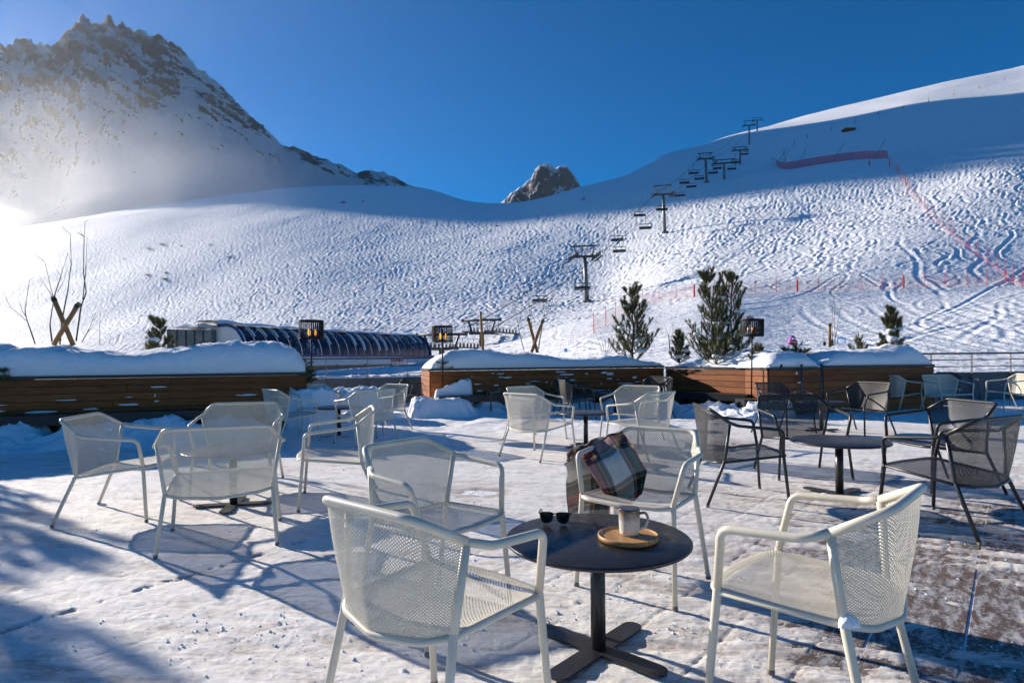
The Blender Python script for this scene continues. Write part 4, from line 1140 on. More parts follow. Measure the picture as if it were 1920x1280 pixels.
m = MB(); m.box((0, 0, .17), (.62, .36, .34), None, 0, .01); o = m.build('storage_box', M['trim'], None, False, (4.62, 11.35, 0)); o.rotation_euler = (0, 0, R(8)); tag(o, 'low black box with snow on its lid by the corner planter', 'box')

# small side table beside the bench
st_ = empty('side_table', (-.30, 12.05 - 0.1, 0), R(14))
m = MB(); m.box((0, 0, .50), (.44, .40, .022), None, 0, .004); m.build('tabletop', M['black_paint'], st_)
for sx in (-.17, .17):
    for sy in (-.16, .16):
        m = MB(); m.box((sx, sy, .244), (.028, .028, .488)); m.build('leg', M['black_paint'], st_)
tag(st_, 'small square black side table in front of the planter bench', 'side table')

# thin dark posts in front of the corner planter
for (px, top_, bot, lab) in ((1464, 687, 742, 'thick black post in front of the corner planter, left of the grey post'), (1503, 687, 748, 'slim grey post before the corner planter boards'), (1540, 686, 748, 'slim grey post at the joint of the corner and end planters')):
    b_ = ground(px, 772, 0); Y = 11.3; p = at(px, 700, Y)
    t = empty('steel_post', (p.x, Y, 0)); m = MB(); m.tube([(0, 0, .012), (0, 0, .97)], .030 if px == 1464 else .017, 12); m.build('pole', M['black_paint'] if px == 1464 else M['rail'], t, True)
    m = MB(); m.lathe([(.001, 0), (.10, 0), (.10, .012), (.001, .012)], 20); m.build('base_plate', M['black_paint'], t)
    m = MB(); m.lathe([(.001, .97), (.034, .97), (.034, .99), (.001, .992)], 14); m.build('cap', M['black_paint'], t)
    tag(t, lab, 'post', 'posts in front of the corner planter')

# ================================================================== PARAPET AND RAILINGS
def railing(a, b, n, label, rails=(1.15, .94, .78), zw=.70, wall=True):
    t = empty('railing'); a, b = Vector((*a, 0)), Vector((*b, 0)); up = Vector((0, 0, 1))
    for i, z in enumerate(rails):
        m = MB(); m.tube([a + up * z, b + up * z], .021 if i == 0 else .011, 8); m.build('rail', M['rail'], t)
    for k in range(n):
        p = a.lerp(b, k / (n - 1)); m = MB(); m.beam(p + up * .1, p + up * (rails[0] - .01), .04, .014, up=Vector((1, 0, 0))); m.build('upright', M['rail'], t)
    tag(t, label, 'railing', 'steel railings along the terrace edge')
    if wall:
        w = MB(); y = Vector((0, .12, 0)); w.beam((a + y) + up * (zw / 2 - .1), (b + y) + up * (zw / 2 - .1), .14, zw + .2); o = w.build('parapet_wall', M['concrete']); tag(o, 'grey parapet wall below the ' + label, 'wall')
railing((-5.6, 14.6), (-1.7, 15.5), 5, 'steel railing between the left and middle planters', (1.19, 1.0, .80), .70)
railing((8.6, 13.6), (15.5, 15.2), 7, 'steel railing at the right beyond the end planter', (1.17, 1.02, .86), .72)
railing((5.6, 14.9), (7.6, 15.1), 2, 'short steel railing glimpsed between corner and end planters', (1.17, 1.02, .86), .6)
# snow lying along the walls
heap('snow_heap', -3.6, 16.2, 2.4, .5, .72, 19, 'strip of snow lying on the far side of the left railing', .22, 3)

# ================================================================== LAMPS
flame_m, nt, bs, out = new_mat('lamp_glow')
bs.inputs['Base Color'].default_value = (0.9, 0.35, 0.05, 1); bs.inputs['Emission Color'].default_value = (1.0, 0.36, 0.05, 1); bs.inputs['Emission Strength'].default_value = 1.1
gn = noise_tex(nt, coords(nt), 20); 
copper = plain('copper_lining', (0.42, 0.17, 0.06), 0.35, 0.8, .1)
def lamp(p, ztop, zbase, label, lit, lean=0.0):
    t = empty('terrace_lamp', (p[0], p[1], zbase)); H = ztop - zbase; t.rotation_euler = (0, lean, 0)
    m = MB(); m.tube([(0, 0, 0), (0, 0, H - .06)], .0135, 10); m.build('pole', M['matte'], t, True)
    r, h = .215, .33; z1 = H; z0 = H - h
    ring = lambda z: [(r - .012, z - .012), (r, z - .012), (r, z + .012), (r - .012, z + .012), (r - .012, z - .012)]
    sh = MB(); sh.lathe(ring(z1 - .012), 36); s_o = sh.build('lamp_shade', M['matte'], t)
    sh = MB(); sh.lathe(ring(z0 + .012), 36); sh.build('shade_ring', M['matte'], s_o)
    if not hasattr(lamp, 'slat'):
        q = MB(); q.box((0, 0, 0), (.006, .0135, h - .02)); lamp.slat = q.data('slat', M['matte'])
    for k in range(36):
        a = 2 * math.pi * k / 36; o = bpy.data.objects.new('slat', lamp.slat); scn.collection.objects.link(o); o.parent = s_o
        o.location = ((r - .005) * math.cos(a), (r - .005) * math.sin(a), (z0 + z1) / 2); o.rotation_euler = (0, 0, a)
    m = MB()
    for k in range(3):
        a = 2 * math.pi * k / 3 + .4; m.beam((0, 0, z0 + .05), ((r - .01) * math.cos(a), (r - .01) * math.sin(a), z0 + .05), .012, .008)
    m.lathe([(.001, z0 + .04), (.05, z0 + .04), (.05, z0 + .055), (.001, z0 + .055)], 18); m.build('shade_spider', M['matte'], t)
    for k in range(3):
        a = 2 * math.pi * k / 3 + .25; c = (.075 * math.cos(a), .075 * math.sin(a)); m = MB()
        m.lathe([(.004, z0 + .056), (.014, z0 + .07), (.017, z0 + .12), (.010, z0 + .17), (.002, z0 + .185)], 12, (c[0], c[1], 0))
        m.build('bulb', flame_m if lit else copper, t, True)
    tag(t, label, 'lamp', 'black slatted terrace lamps')
def lp(px, Y): q = at(px, 660, Y); return (q.x, q.y)
lamp(lp(584, 10.6), 1.86, .45, 'black slatted lamp with an orange glow at the right end of the left planter', True)
lamp(lp(829.5, 12.2), 1.83, .30, 'black slatted lamp with an orange glow before the middle planter', True)
lamp(lp(1408, 11.45), 1.86, .28, 'black slatted lamp without glow between the large pine and the snow mound', False, .02)

# ================================================================== PLANTS
def needle_shoot(acc, p, d, L, rad, n, rr, nl=.055):
    """needles around one shoot: acc collects (verts, faces)"""
    d = d.normalized(); ref = Vector((0, 0, 1)) if abs(d.z) < .9 else Vector((1, 0, 0)); a = d.cross(ref).normalized(); b = d.cross(a)
    for k in range(n):
        t = rr.random(); q = p + d * (L * t); ang = rr.uniform(0, 6.283); o = a * math.cos(ang) + b * math.sin(ang)
        l = nl * rr.uniform(.7, 1.2); tip = q + (o * rr.uniform(.55, .95) + d * rr.uniform(.5, 1.0)) * l
        w = d.cross(o) * .0036
        acc.add([q - w, q + w, tip], [(0, 1, 2)])
def pine(name, base, H, W, seed, label, tiers=7, open_=0.3, dens=1.0, upright=.6, snow=True, trunks=1, group=None, low=.05, nl=.068, shoots=None):
    rr = random.Random(seed); t = empty(name, base); nd_ = MB(); tr_m = MB(); sn = MB()
    def bough(p, d, L, r0, lvl, hf=0.0):
        pts = [p]; q = p; dd = d.normalized(); nseg = 5
        for k in range(nseg):
            dd = (dd + Vector((rr.uniform(-.12, .12), rr.uniform(-.12, .12), upright * .42))).normalized(); q = q + dd * (L / nseg); pts.append(q)
        tr_m.tube(pts, [r0 * (1 - .75 * k / nseg) for k in range(nseg + 1)], 5)
        start = 1 if lvl == 0 else 0
        for k in range(start, nseg):
            needle_shoot(nd_, pts[k], pts[k + 1] - pts[k], (pts[k + 1] - pts[k]).length * 1.1, r0, int(46 * dens * (L / nseg) / .06 * (.35 + .65 * k / nseg)), rr, nl)
        needle_shoot(nd_, pts[-1] - dd * .03, dd, .07, r0, int(40 * dens), rr, nl)
        if lvl == 0 and L > .16:
            for k in range(1, nseg):
                for s in (-1, 1):
                    if rr.random() < .75:
                        ax = (pts[k + 1] - pts[k]).normalized(); side = ax.cross(Vector((0, 0, 1))).normalized() * s
                        bough(pts[k], ax * .75 + side * .7 + Vector((0, 0, .22)), L * (1 - .72 * k / nseg) * rr.uniform(.38, .6), r0 * .6, 1)
        if snow and lvl == 0 and rr.random() < .75 - 0.9 * hf:
            c = pts[3]; s_ = rr.uniform(.03, .075)
            vs = []; n_ = 8
            for i in range(5):
                th = math.pi * (i / 4 - .5)
                for j in range(n_):
                    ph = 2 * math.pi * j / n_; q_ = rr.uniform(.8, 1.2)
                    vs.append(c + Vector((s_ * 1.5 * math.cos(th) * math.cos(ph) * q_, s_ * 1.5 * math.cos(th) * math.sin(ph) * q_, s_ * .75 * math.sin(th) * q_ + .02)))
            sn.add(vs, [(i * n_ + j, i * n_ + (j + 1) % n_, (i + 1) * n_ + (j + 1) % n_, (i + 1) * n_ + j) for i in range(4) for j in range(n_)])
    for tk in range(trunks):
        off = Vector((0, 0, 0)) if trunks == 1 else Vector(((-.5 + tk) * .16, 0, 0)); lean = 0 if trunks == 1 else (-.5 + tk) * .22
        Ht = H * (1 if tk == 0 else .98)
        path = [off + Vector((lean * Ht * k / 8 + .02 * math.sin(k * 1.3 + seed), .02 * math.sin(k * 2.1 + seed), Ht * k / 8)) for k in range(9)]
        tr_m.tube(path, [.03 * H / 2 * (1 - .86 * k / 8) + .004 for k in range(9)], 7)
        at_h = lambda f: resample(path, 41)[int(f * 40)]
        for i in range(tiers):
            f = low + (1 - low - .10) * i / (tiers - 1); nbr = rr.choice((3, 4, 4, 5)); a0 = rr.uniform(0, 6.28)
            Lb = W / 2 * (1 - f) ** .55 * rr.uniform(.8, 1.1) + .10
            for k in range(nbr):
                a = a0 + 2 * math.pi * k / nbr + rr.uniform(-.25, .25); el = .15 + .9 * f * upright + rr.uniform(-.1, .2)
                bough(at_h(min(f + rr.uniform(-.03, .03), .99) if f > .05 else f), Vector((math.cos(a) * math.cos(el), math.sin(a) * math.cos(el), math.sin(el))), Lb * rr.uniform(.7, 1.2), .011, 0, f)
        needle_shoot(nd_, at_h(.88), Vector((lean, 0, 1)), H * .14, .01, int(90 * dens), rr, nl)
        for k in range(4):
            a = 2 * math.pi * k / 4 + seed; bough(at_h(.9), Vector((.45 * math.cos(a), .45 * math.sin(a), 1)), H * .10, .008, 1)
    tr_m.build('trunk', M['bark'], t); o = nd_.build('crown', M['needle'], t)
    if snow and sn.v: sn.build('snow_clump', M['snow_cap'], t, True)
    tag(t, label, 'pine', group); return t
GP = 'young pines in the planters'
q = at(1187, 680, 14.55); pine('young_pine', (q.x, q.y, .95), 1.86, 1.55, 3, 'young pine with a slender tip in the middle planter, snow on its lower boughs', 9, dens=1.2, upright=.42, group=GP, snow=True)
q = at(1352, 690, 13.1); pine('young_pine', (q.x, q.y, .93), 2.05, 1.5, 8, 'largest pine, forked and open, left of the unlit lamp', 7, dens=1.05, upright=.5, trunks=2, group=GP)
q = at(1345, 690, 12.75); pine('creeping_pine', (q.x, q.y, .93), .42, 1.75, 12, 'low creeping pine boughs spreading below the forked pine', 3, dens=.8, upright=.35, group=GP)
q = at(1673, 690, 12.6); pine('young_pine', (q.x, q.y, .95), 1.12, .62, 21, 'short bushy pine with a snow lump near its top on the end planter', 7, dens=1.3, upright=.7, group=GP)
q = at(1612, 660, 12.55); pine('pine_seedling', (q.x, q.y, 1.15), .32, .36, 23, 'tiny pine seedling sticking out of the snow left of the short bushy pine', 3, dens=.7, snow=False, group=GP, nl=.04)
q = at(1274, 680, 14.3); pine('pine_seedling', (q.x, q.y, .97), .70, .6, 27, 'small snowy pine between the two tall pines', 5, dens=.8, group=GP)
q = at(298, 660, 10.35); pine('pine_seedling', (q.x, q.y, 1.02), .78, .62, 31, 'small pine poking out behind the left planter snow before the station windows', 5, dens=1.1, upright=.5, group=GP)
q = at(568, 690, 10.2); pine('pine_sprig', (q.x, q.y - .1, .72), .40, .55, 37, 'dark pine sprigs hanging from the snow at the end of the left planter', 3, dens=.8, upright=.1, group=GP, snow=False)
q = at(1492, 668, 12.5); pine('pine_sprig', (q.x, q.y, 1.12), .20, .35, 41, 'pine sprig on the snow mound of the corner planter', 2, dens=.8, upright=.3, group=GP, snow=False)
q = at(1420, 690, 11.9); pine('pine_sprig', (q.x, q.y, .93), .34, .34, 43, 'sunlit pine sprig at the foot of the unlit lamp', 3, dens=.8, upright=.6, group=GP, snow=False)
q = at(832, 690, 12.45); pine('pine_sprig', (q.x, q.y, .93), .12, .22, 45, 'tiny dark pine sprig beside the middle lamp pole', 2, dens=.7, upright=.1, group=GP, snow=False)
q = at(14, 706, 8.55); pine('pine_sprig', (q.x, q.y, .86), .14, .40, 47, 'dark pine sprig under the snow cap at the left picture edge', 2, dens=.8, upright=.0, group=GP, snow=False)
# taller pines further along the left planter: they throw the branch shadows on the terrace
pine('tall_pine', (-10.0, 8.4, .95), 2.65, 2.3, 51, 'tall pine further along the left planter', 8, dens=.8, upright=.7, group=GP)

pine('tall_pine', (-9.25, 8.5, .95), 1.8, 1.7, 57, 'second tall pine on the left planter, closer to the crossed stakes', 7, dens=1.0, upright=.6, group=GP)

def sapling(label, Y, stems, stakes, mat, group='bare saplings in the planters', name='bare_sapling', binder=True):
    allp = [p for s_ in stems for p in s_[0]] or [p for s_ in stakes for p in s_]
    b0 = at(allp[0][0], allp[0][1], Y); t = empty(name, b0)
    for pts, r in stems:
        W_ = [at(px, py, Y + .05 * math.sin(px * .3 + py * .05)) - b0 for px, py in pts]
        W_ = fillet(W_, .12, 3) if len(W_) > 2 else W_
        m = MB(); n = len(W_); m.tube(W_, [r * (1 - .72 * i / (n - 1)) for i in range(n)], 6)
        rr = random.Random(int(pts[0][0]))
        for i in range(n // 2, n - 1, 2):                        # fine side twigs
            d = Vector((rr.uniform(-1, 1), rr.uniform(-.5, .5), rr.uniform(.5, 1.2))).normalized() * rr.uniform(.06, .2)
            m.tube([W_[i], W_[i] + d * .6, W_[i] + d + Vector((0, 0, .02))], [r * .3, r * .22, r * .1], 4)
        m.build('stem', mat, t, True)
    for k, (a, b, r) in enumerate(stakes):
        A0, B0_ = at(*a, Y - .06 - .09 * k) - b0, at(*b, Y - .06 - .09 * k) - b0
        m = MB(); d = (B0_ - A0); m.tube([A0 - d * .08, B0_, B0_ + d.normalized() * .004], [r, r, r * .9], 12); m.build('stake', M['stake'], t, True)
        if binder:
            c = A0.lerp(B0_, .93); m = MB(); m.tube([c - d.normalized() * .025, c + d.normalized() * .025], r * 1.12, 12); m.build('strap', M['black_paint'], t)
    tag(t, label, 'sapling', group)
Zm = lambda L: [(x / 2.977, 400 + y / 2.977) for x, y in L]
sapling('bare sapling tied to crossed wooden stakes on the left planter', 9.25,
        [(Zm([(290, 715), (278, 620), (300, 480), (250, 270)]), .012), (Zm([(300, 470), (340, 350), (380, 220)]), .008), (Zm([(332, 762), (345, 600), (375, 450), (398, 280), (392, 112)]), .013),
         (Zm([(425, 712), (452, 520), (482, 440), (465, 330), (470, 130), (475, 45)]), .012), (Zm([(462, 480), (478, 330), (486, 130)]), .008), (Zm([(300, 470), (250, 400), (215, 340)]), .005), (Zm([(320, 440), (350, 390), (375, 310)]), .005),
         (Zm([(392, 115), (365, 95), (335, 65)]), .004), (Zm([(472, 130), (440, 115), (410, 95)]), .004), (Zm([(250, 270), (215, 245), (172, 212)]), .005), (Zm([(475, 48), (490, 38), (505, 28)]), .003)],
        [(Zm([(400, 715)])[0], Zm([(295, 466)])[0], .034), (Zm([(310, 716)])[0], Zm([(440, 500)])[0], .034)], M['bark'])
sapling('thin bare shrub at the left edge of the left planter, left of the crossed stakes', 9.0,
        [(Zm([(196, 728), (170, 650), (148, 590), (140, 530), (165, 372)]), .010), (Zm([(148, 600), (115, 570), (60, 525), (15, 435)]), .006), (Zm([(150, 585), (122, 540), (108, 490)]), .006), (Zm([(165, 372), (185, 362), (205, 340)]), .003)], [], M['bark'])
sapling('slanting bare twig right of the crossed stakes', 9.4, [(Zm([(458, 718), (500, 640), (535, 550)]), .007), (Zm([(490, 660), (520, 640), (545, 600)]), .004)], [], M['bark'])
sapling('single thin upright twig in the left planter snow', 9.5, [(Zm([(558, 740), (556, 620), (565, 518)]), .005), (Zm([(610, 730), (615, 690), (625, 665)]), .004)], [], M['bark'])
Zn = lambda L: [(760 + x / 5.647, 540 + y / 5.647) for x, y in L]
sapling('bare sapling with crossed pale stakes in the middle planter', 13.3,
        [(Zn([(1360, 655), (1345, 450), (1330, 310), (1305, 180), (1315, -60)]), .010), (Zn([(1410, 650), (1450, 400), (1472, 300), (1462, 150), (1470, -210)]), .010), (Zn([(1470, 310), (1530, 240), (1560, 120), (1592, 0), (1640, -120)]), .007), (Zn([(1400, 650), (1430, 480), (1455, 400)]), .005)],
        [(Zn([(1392, 655)])[0], Zn([(1296, 312)])[0], .034), (Zn([(1345, 655)])[0], Zn([(1458, 332)])[0], .034)], M['bark_red'])
sapling('thin bare sapling left of the pale crossed stakes', 13.4, [(Zn([(1255, 655), (1215, 500), (1190, 370), (1160, 200), (1092, 20)]), .008), (Zn([(1195, 400), (1225, 300), (1245, 100), (1250, -60)]), .006)], [], M['bark_red'])
sapling('short brown stake with a thin stem on the middle planter snow', 13.0, [(Zn([(830, 655), (825, 500), (815, 420)]), .006), (Zn([(870, 655), (930, 665), (880, 645)]), .006)], [(Zn([(822, 645)])[0], Zn([(795, 250)])[0], .028)], M['bark_red'], binder=False)
Zk = lambda L: [(1440 + x / 9.6, 600 + y / 9.6) for x, y in L]
sapling('bare red-brown sapling with a short stake on the end planter', 12.3, [(Zk([(1160, 450), (1165, 250), (1150, 60), (1165, -200), (1200, -620)]), .008), (Zk([(1190, 460), (1215, 250), (1190, 100), (1205, -250), (1150, -500)]), .007), (Zk([(1210, 460), (1240, 160), (1290, -150), (1330, -420)]), .006), (Zk([(1020, 430), (1005, 300), (990, 200)]), .004)],
        [(Zk([(1115, 460)])[0], Zk([(1112, 60)])[0], .028), (Zk([(1160, 455)])[0], Zk([(1155, 370)])[0], .024), (Zk([(1018, 460)])[0], Zk([(1018, 410)])[0], .024)], M['bark_red'])
sapling('red twig stump between the middle pines', 14.0, [([(1256, 655), (1254, 630), (1248, 617)], .012), ([(1256, 640), (1262, 625), (1260, 606)], .006), ([(1282, 640), (1290, 625), (1292, 618)], .005)], [], M['bark_red'])
for (px, lab) in ((1135, 'frosted leafless shrub behind the middle planter'),):
    sapling(lab, 20.0, [([(px - 5 + 3 * k, 662), (px - 12 + 6 * k, 640), (px - 22 + 9 * k + (k % 2) * 4, 618 + 3 * (k % 3))], .008) for k in range(6)], [], M['bark_red'], 'bare saplings in the planters', 'frosted_shrub')
sapling('thin stalk hanging over the left planter snow, left one', 9.55, [([(377, 640), (380, 660), (381, 678)], .005)], [], M['bark'], 'stalks on the left planter snow', 'stalk')
sapling('thin stalk hanging over the left planter snow, right one', 9.75, [([(493, 648), (494, 660), (493, 672)], .005)], [], M['bark'], 'stalks on the left planter snow', 'stalk')

# ================================================================== LIFT STATION
LA, LN = Vector((.42, .9075, 0)), Vector((.9075, -.42, 0))          # along the building, and out towards us
S0 = Vector((-18.2, 38.2, 0))                                        # near left end of the ridge line
S_LEN = 21.4
def sp_(a, n, z): return S0 + LA * a + LN * n + Vector((0, 0, z))
sta = empty('lift_station', S0)
def spl(a, n, z): return sp_(a, n, z) - S0
arc = [(-.9, 3.46), (-.2, 3.46), (.35, 3.36), (.8, 3.12), (1.15, 2.75), (1.38, 2.35), (1.5, 1.95), (1.55, 1.55)]
panel_m, nt, bs, out = new_mat('navy_glazing')
v = coords(nt); nzz = noise_tex(nt, mapped(nt, v, (1.6, 1.6, .5)), 1.6, 6, .65); nz2 = noise_tex(nt, v, 9, 4, .6)
rr_ = ramp(nt, [(0.52, (0.008, 0.010, 0.026)), (0.60, (0.05, 0.055, 0.09)), (0.70, (0.55, 0.57, 0.62))]); nt.links.new(math_n(nt, 'ADD', math_n(nt, 'MULTIPLY', nzz.outputs['Fac'], .8), math_n(nt, 'MULTIPLY', nz2.outputs['Fac'], .22)), rr_.inputs['Fac'])
nt.links.new(rr_.outputs['Color'], bs.inputs['Base Color']); bs.inputs['Roughness'].default_value = .22
NP = 22
for k in range(NP):
    a0, a1 = S_LEN * k / NP + .03, S_LEN * (k + 1) / NP - .03
    m = MB(); m.grid([[spl(a0, n, z) for n, z in arc], [spl((a0 + a1) / 2, n + .015, z + .01) for n, z in arc], [spl(a1, n, z) for n, z in arc]]); m.build('roof_panel', panel_m, sta, True)
    m = MB(); m.tube([spl(a0 - .03, n + .03, z + .02) for n, z in arc], .035, 5); m.build('roof_rib', M['navy'], sta)
    if k % 3 != 1 or k < 6:
        m = MB(); w = .14 + .16 * rnd.random(); L_ = rnd.choice((4, 5, 6, 6, 7))
        rows = []
        for i, (n, z) in enumerate(arc[1:L_]):
            ww = w * (1 - i / L_) ** .7; rows.append([spl(a0 + .05, n + .02, z + .02), spl(a0 + .05 + ww / 2, n + .07, z + .06), spl(a0 + .05 + ww, n + .02, z + .02)])
        m.grid(rows); m.build('snow_streak', M['snow_cap'], sta, True)
m = MB(); m.beam(spl(-.1, 1.6, 1.5), spl(S_LEN + .5, 1.6, 1.5), .14, .16); m.build('eave_beam', M['navy'], sta)
m = MB(); m.beam(spl(0, 1.5, 1.15), spl(S_LEN, 1.5, 1.15), .12, .52); m.build('fascia', M['white_panel'], sta)
m = MB(); m.beam(spl(-.2, .2, .45), spl(S_LEN, .2, .45), 2.2, .85); m.build('base_wall', M['concrete'], sta)
for k in range(6):
    m = MB(); m.beam(spl(2 + k * 3.4, 1.2, -.8), spl(2 + k * 3.4, 1.2, .9), .3, .3, up=Vector((1, 0, 0))); m.build('pillar', M['concrete'], sta)
for a in (-.02, S_LEN + .02):
    m = MB(); pts = [spl(a, n, z) for n, z in arc] + [spl(a, 1.5, .9), spl(a, -1.6, .9), spl(a, -1.6, 3.3)]
    m.add(pts, [tuple(range(len(pts)))]); m.build('end_wall', M['white_panel'], sta)
    m = MB(); m.tube([spl(a, n + .06, z + .04) for n, z in arc], .10, 6); m.build('end_frame', M['navy'], sta)
# roof snow along the ridge
P = []
for i in range(60):
    a = -1.0 + (S_LEN + 1.2) * i / 59; row = []
    for j in range(9):
        n = -2.2 + 2.6 * j / 8; h = .34 * math.sin(math.pi * min(max(j / 8, .06), .95)) ** .3 * (1 + .3 * math.sin(i * .7) * math.sin(i * .23 + 1))
        row.append(spl(a, n + .12, (3.30 if j == 8 else 3.40) + h * (.75 if i > 12 else 1.15)))
    P.append(row)
m = MB(); m.grid(P); m.build('roof_snow', M['snow_cap'], sta, True)
for k, a in enumerate((11.0, 14.5, 17.3)):
    m = MB(); q = spl(a, -.9, 3.6)
    for dx in (0, .55, 1.1): m.tube([q + LA * dx, q + LA * dx + Vector((0, 0, .55 if k == 2 else .25))], .02, 5)
    m.tube([q + Vector((0, 0, .55 if k == 2 else .25)), q + LA * 1.1 + Vector((0, 0, .55 if k == 2 else .25))], .02, 5); m.build('roof_guard', M['steel_dark'], sta)
# letters on the fascia
cu = bpy.data.curves.new('lettering', 'FONT'); cu.body = 'TIGNES'; cu.size = .46; cu.extrude = .012; cu.shear = .3; cu.align_x = 'CENTER'; cu.align_y = 'CENTER'; cu.space_character = .86; cu.offset = .008
lt = bpy.data.objects.new('lettering', cu); scn.collection.objects.link(lt); lt.parent = sta
cu.materials.append(M['red_print'])
lx, ly, lz = LA.copy(), Vector((0, 0, 1)), LN.copy()
lt.matrix_parent_inverse = Matrix.Identity(4)
lt.matrix_local = Matrix.Translation(spl(15.9, 1.575, 1.16)) @ Matrix((lx, ly, lz)).transposed().to_4x4() @ Matrix.Diagonal((1.35, 1, 1, 1))
dg = bpy.context.evaluated_depsgraph_get(); dg.update()
tm_ = bpy.data.meshes.new_from_object(lt.evaluated_get(dg)); ml_ = lt.matrix_local.copy(); bpy.data.objects.remove(lt)
lt = bpy.data.objects.new('lettering', tm_); scn.collection.objects.link(lt); lt.parent = sta; lt.matrix_local = ml_
tag(sta, 'lift station with rounded navy roof streaked with snow, red letters on its white fascia', 'lift station')
# the glazed cabin at its left end
cab = empty('station_cabin', S0 + LA * (-1.2) + LN * (-.4))
cb = cab.location.copy()
dgl = plain('cabin_glass', (0.09, 0.075, 0.08), 0.12, 0, .5, 1.2)
def cl(a, n, z): return sp_(a, n, z) - cb
wx_ = (-.78, .0)
W0, W1 = at(316, 640, 37.0), at(398, 640, 38.2)
dv = (W1 - W0); dv.z = 0
m = MB(); m.prism([tuple((W0 - cb).xy), tuple((W1 - cb).xy), tuple((W1 + Vector((.6, 4, 0)) - cb).xy), tuple((W0 + Vector((-.2, 4, 0)) - cb).xy)], -1.2, 3.2); m.build('cabin_wall', M['concrete'], cab)
for k in range(5):
    a, b = W0 + dv * (k / 5 + .012), W0 + dv * ((k + 1) / 5 - .012); a.z = b.z = 0
    m = MB(); o = Vector((.012, -.05, 0)); m.beam(a - cb + o + Vector((0, 0, 2.15)), b - cb + o + Vector((0, 0, 2.15)), .03, 2.0); m.build('pane', dgl, cab)
    m = MB(); m.beam(a - cb - dv * .012 + Vector((0, -.06, 1.0)), a - cb - dv * .012 + Vector((0, -.06, 3.18)), .07, .09, up=Vector((1, 0, 0))); m.build('mullion', M['trim'], cab)
P = []
for i in range(26):
    t = -.12 + 1.3 * i / 25; row = []
    for j in range(11):
        d = -.55 + 5.0 * j / 10; e = math.sin(math.pi * min(max(j / 10, .03), .97)) ** .4 * math.sin(math.pi * min(max(i / 25, .02), .98)) ** .35
        p = W0 + dv * t + Vector((0, d, 0)); row.append(Vector((p.x, p.y, 3.16 + .50 * e * (1 + .12 * math.sin(i * .8 + j)))) - cb)
    P.append(row)
m = MB(); m.grid(P); m.build('roof_snow', M['snow_cap'], cab, True)
m = MB(); q = at(372, 610, 38.5) - cb; m.tube([q, q + Vector((0, 0, .32)), q + Vector((.75, .2, .30))], .03, 6); m.build('roof_vent', M['steel_dark'], cab)
tag(cab, 'snow roofed station cabin with dark glass panes beside the navy barrel roof', 'cabin')

# steel gantries where the rope leaves the station
def gantry(px, row, Y, width, drop, label, long_=6.0):
    b = at(px, row, Y); t = empty('lift_gantry', b)
    across = Vector((LA.y, -LA.x, 0)) * .5 + Vector((1, 0, 0)) * .5; across.normalize()
    m = MB(); m.tube([-across * width / 2, across * width / 2], .13, 10); m.build('crossbeam', M['steel_dark'], t, True)
    for s in (-1, 1):
        m = MB(); m.tube([across * (s * width / 2 - s * .02), across * (s * width / 2 + s * .1)], .2, 10); m.build('beam_flange', M['steel_dark'], t)
        m = MB(); m.tube([across * (s * width * .36), across * (s * width * .24) + Vector((0, 0, -drop))], .12, 8); m.build('strut', M['steel_dark'], t)
        m = MB(); o = across * (s * width * .30) + Vector((0, 0, -drop * .82)); m.beam(o - LA * long_ * .2, o + LA * long_, .55, .14); m.build('catwalk', M['steel_dark'], t)
        m = MB()
        for k in range(7):
            q = o - LA * long_ * .2 + LA * (long_ * 1.2 * k / 6); m.tube([q, q + Vector((0, 0, .95))], .022, 5)
        for z in (.5, .95): m.tube([o - LA * long_ * .2 + Vector((0, 0, z)), o + LA * long_ + Vector((0, 0, z))], .02, 5)
        m.build('handrail', M['steel_dark'], t)
        m = MB()
        for k in range(8):
            q = o + LA * (long_ * k / 8) + Vector((0, 0, .25)); n_ = across * .06; m.tube([q - n_, q + n_], .2, 10)
        m.build('sheave_train', M['steel'], t)
    m = MB(); m.beam(-across * width * .33 + Vector((0, 0, -drop * .9)), across * width * .33 + Vector((0, 0, -drop * .9)), .3, .3); m.build('lower_beam', M['steel_dark'], t)
    m = MB(); m.beam(Vector((0, 0, -drop * .9)), Vector((0, 0, -drop - 3.2)), .7, .5, up=Vector((1, 0, 0))); m.build('mast', M['steel_dark'], t)
    m = MB()
    for k in range(5): 
        q = across * (width * (-.22 + .11 * k)) + Vector((0, 0, -drop * .85)); m.tube([q, q + Vector((0, 0, 1.0))], .022, 5)
    for z in (.5, 1.0): m.tube([-across * width * .22 + Vector((0, 0, z - drop * .85)), across * width * .22 + Vector((0, 0, z - drop * .85))], .02, 5)
    m.build('cross_railing', M['steel_dark'], t)
    tag(t, label, 'lift gantry', 'steel gantries at the lift station')
gantry(903, 600, 66, 4.3, 1.6, 'dark steel lift gantry with catwalks behind the short brown stake', 7)
gantry(828, 627, 60, 5.2, 1.6, 'lower dark steel lift gantry behind the middle lamp', 6)

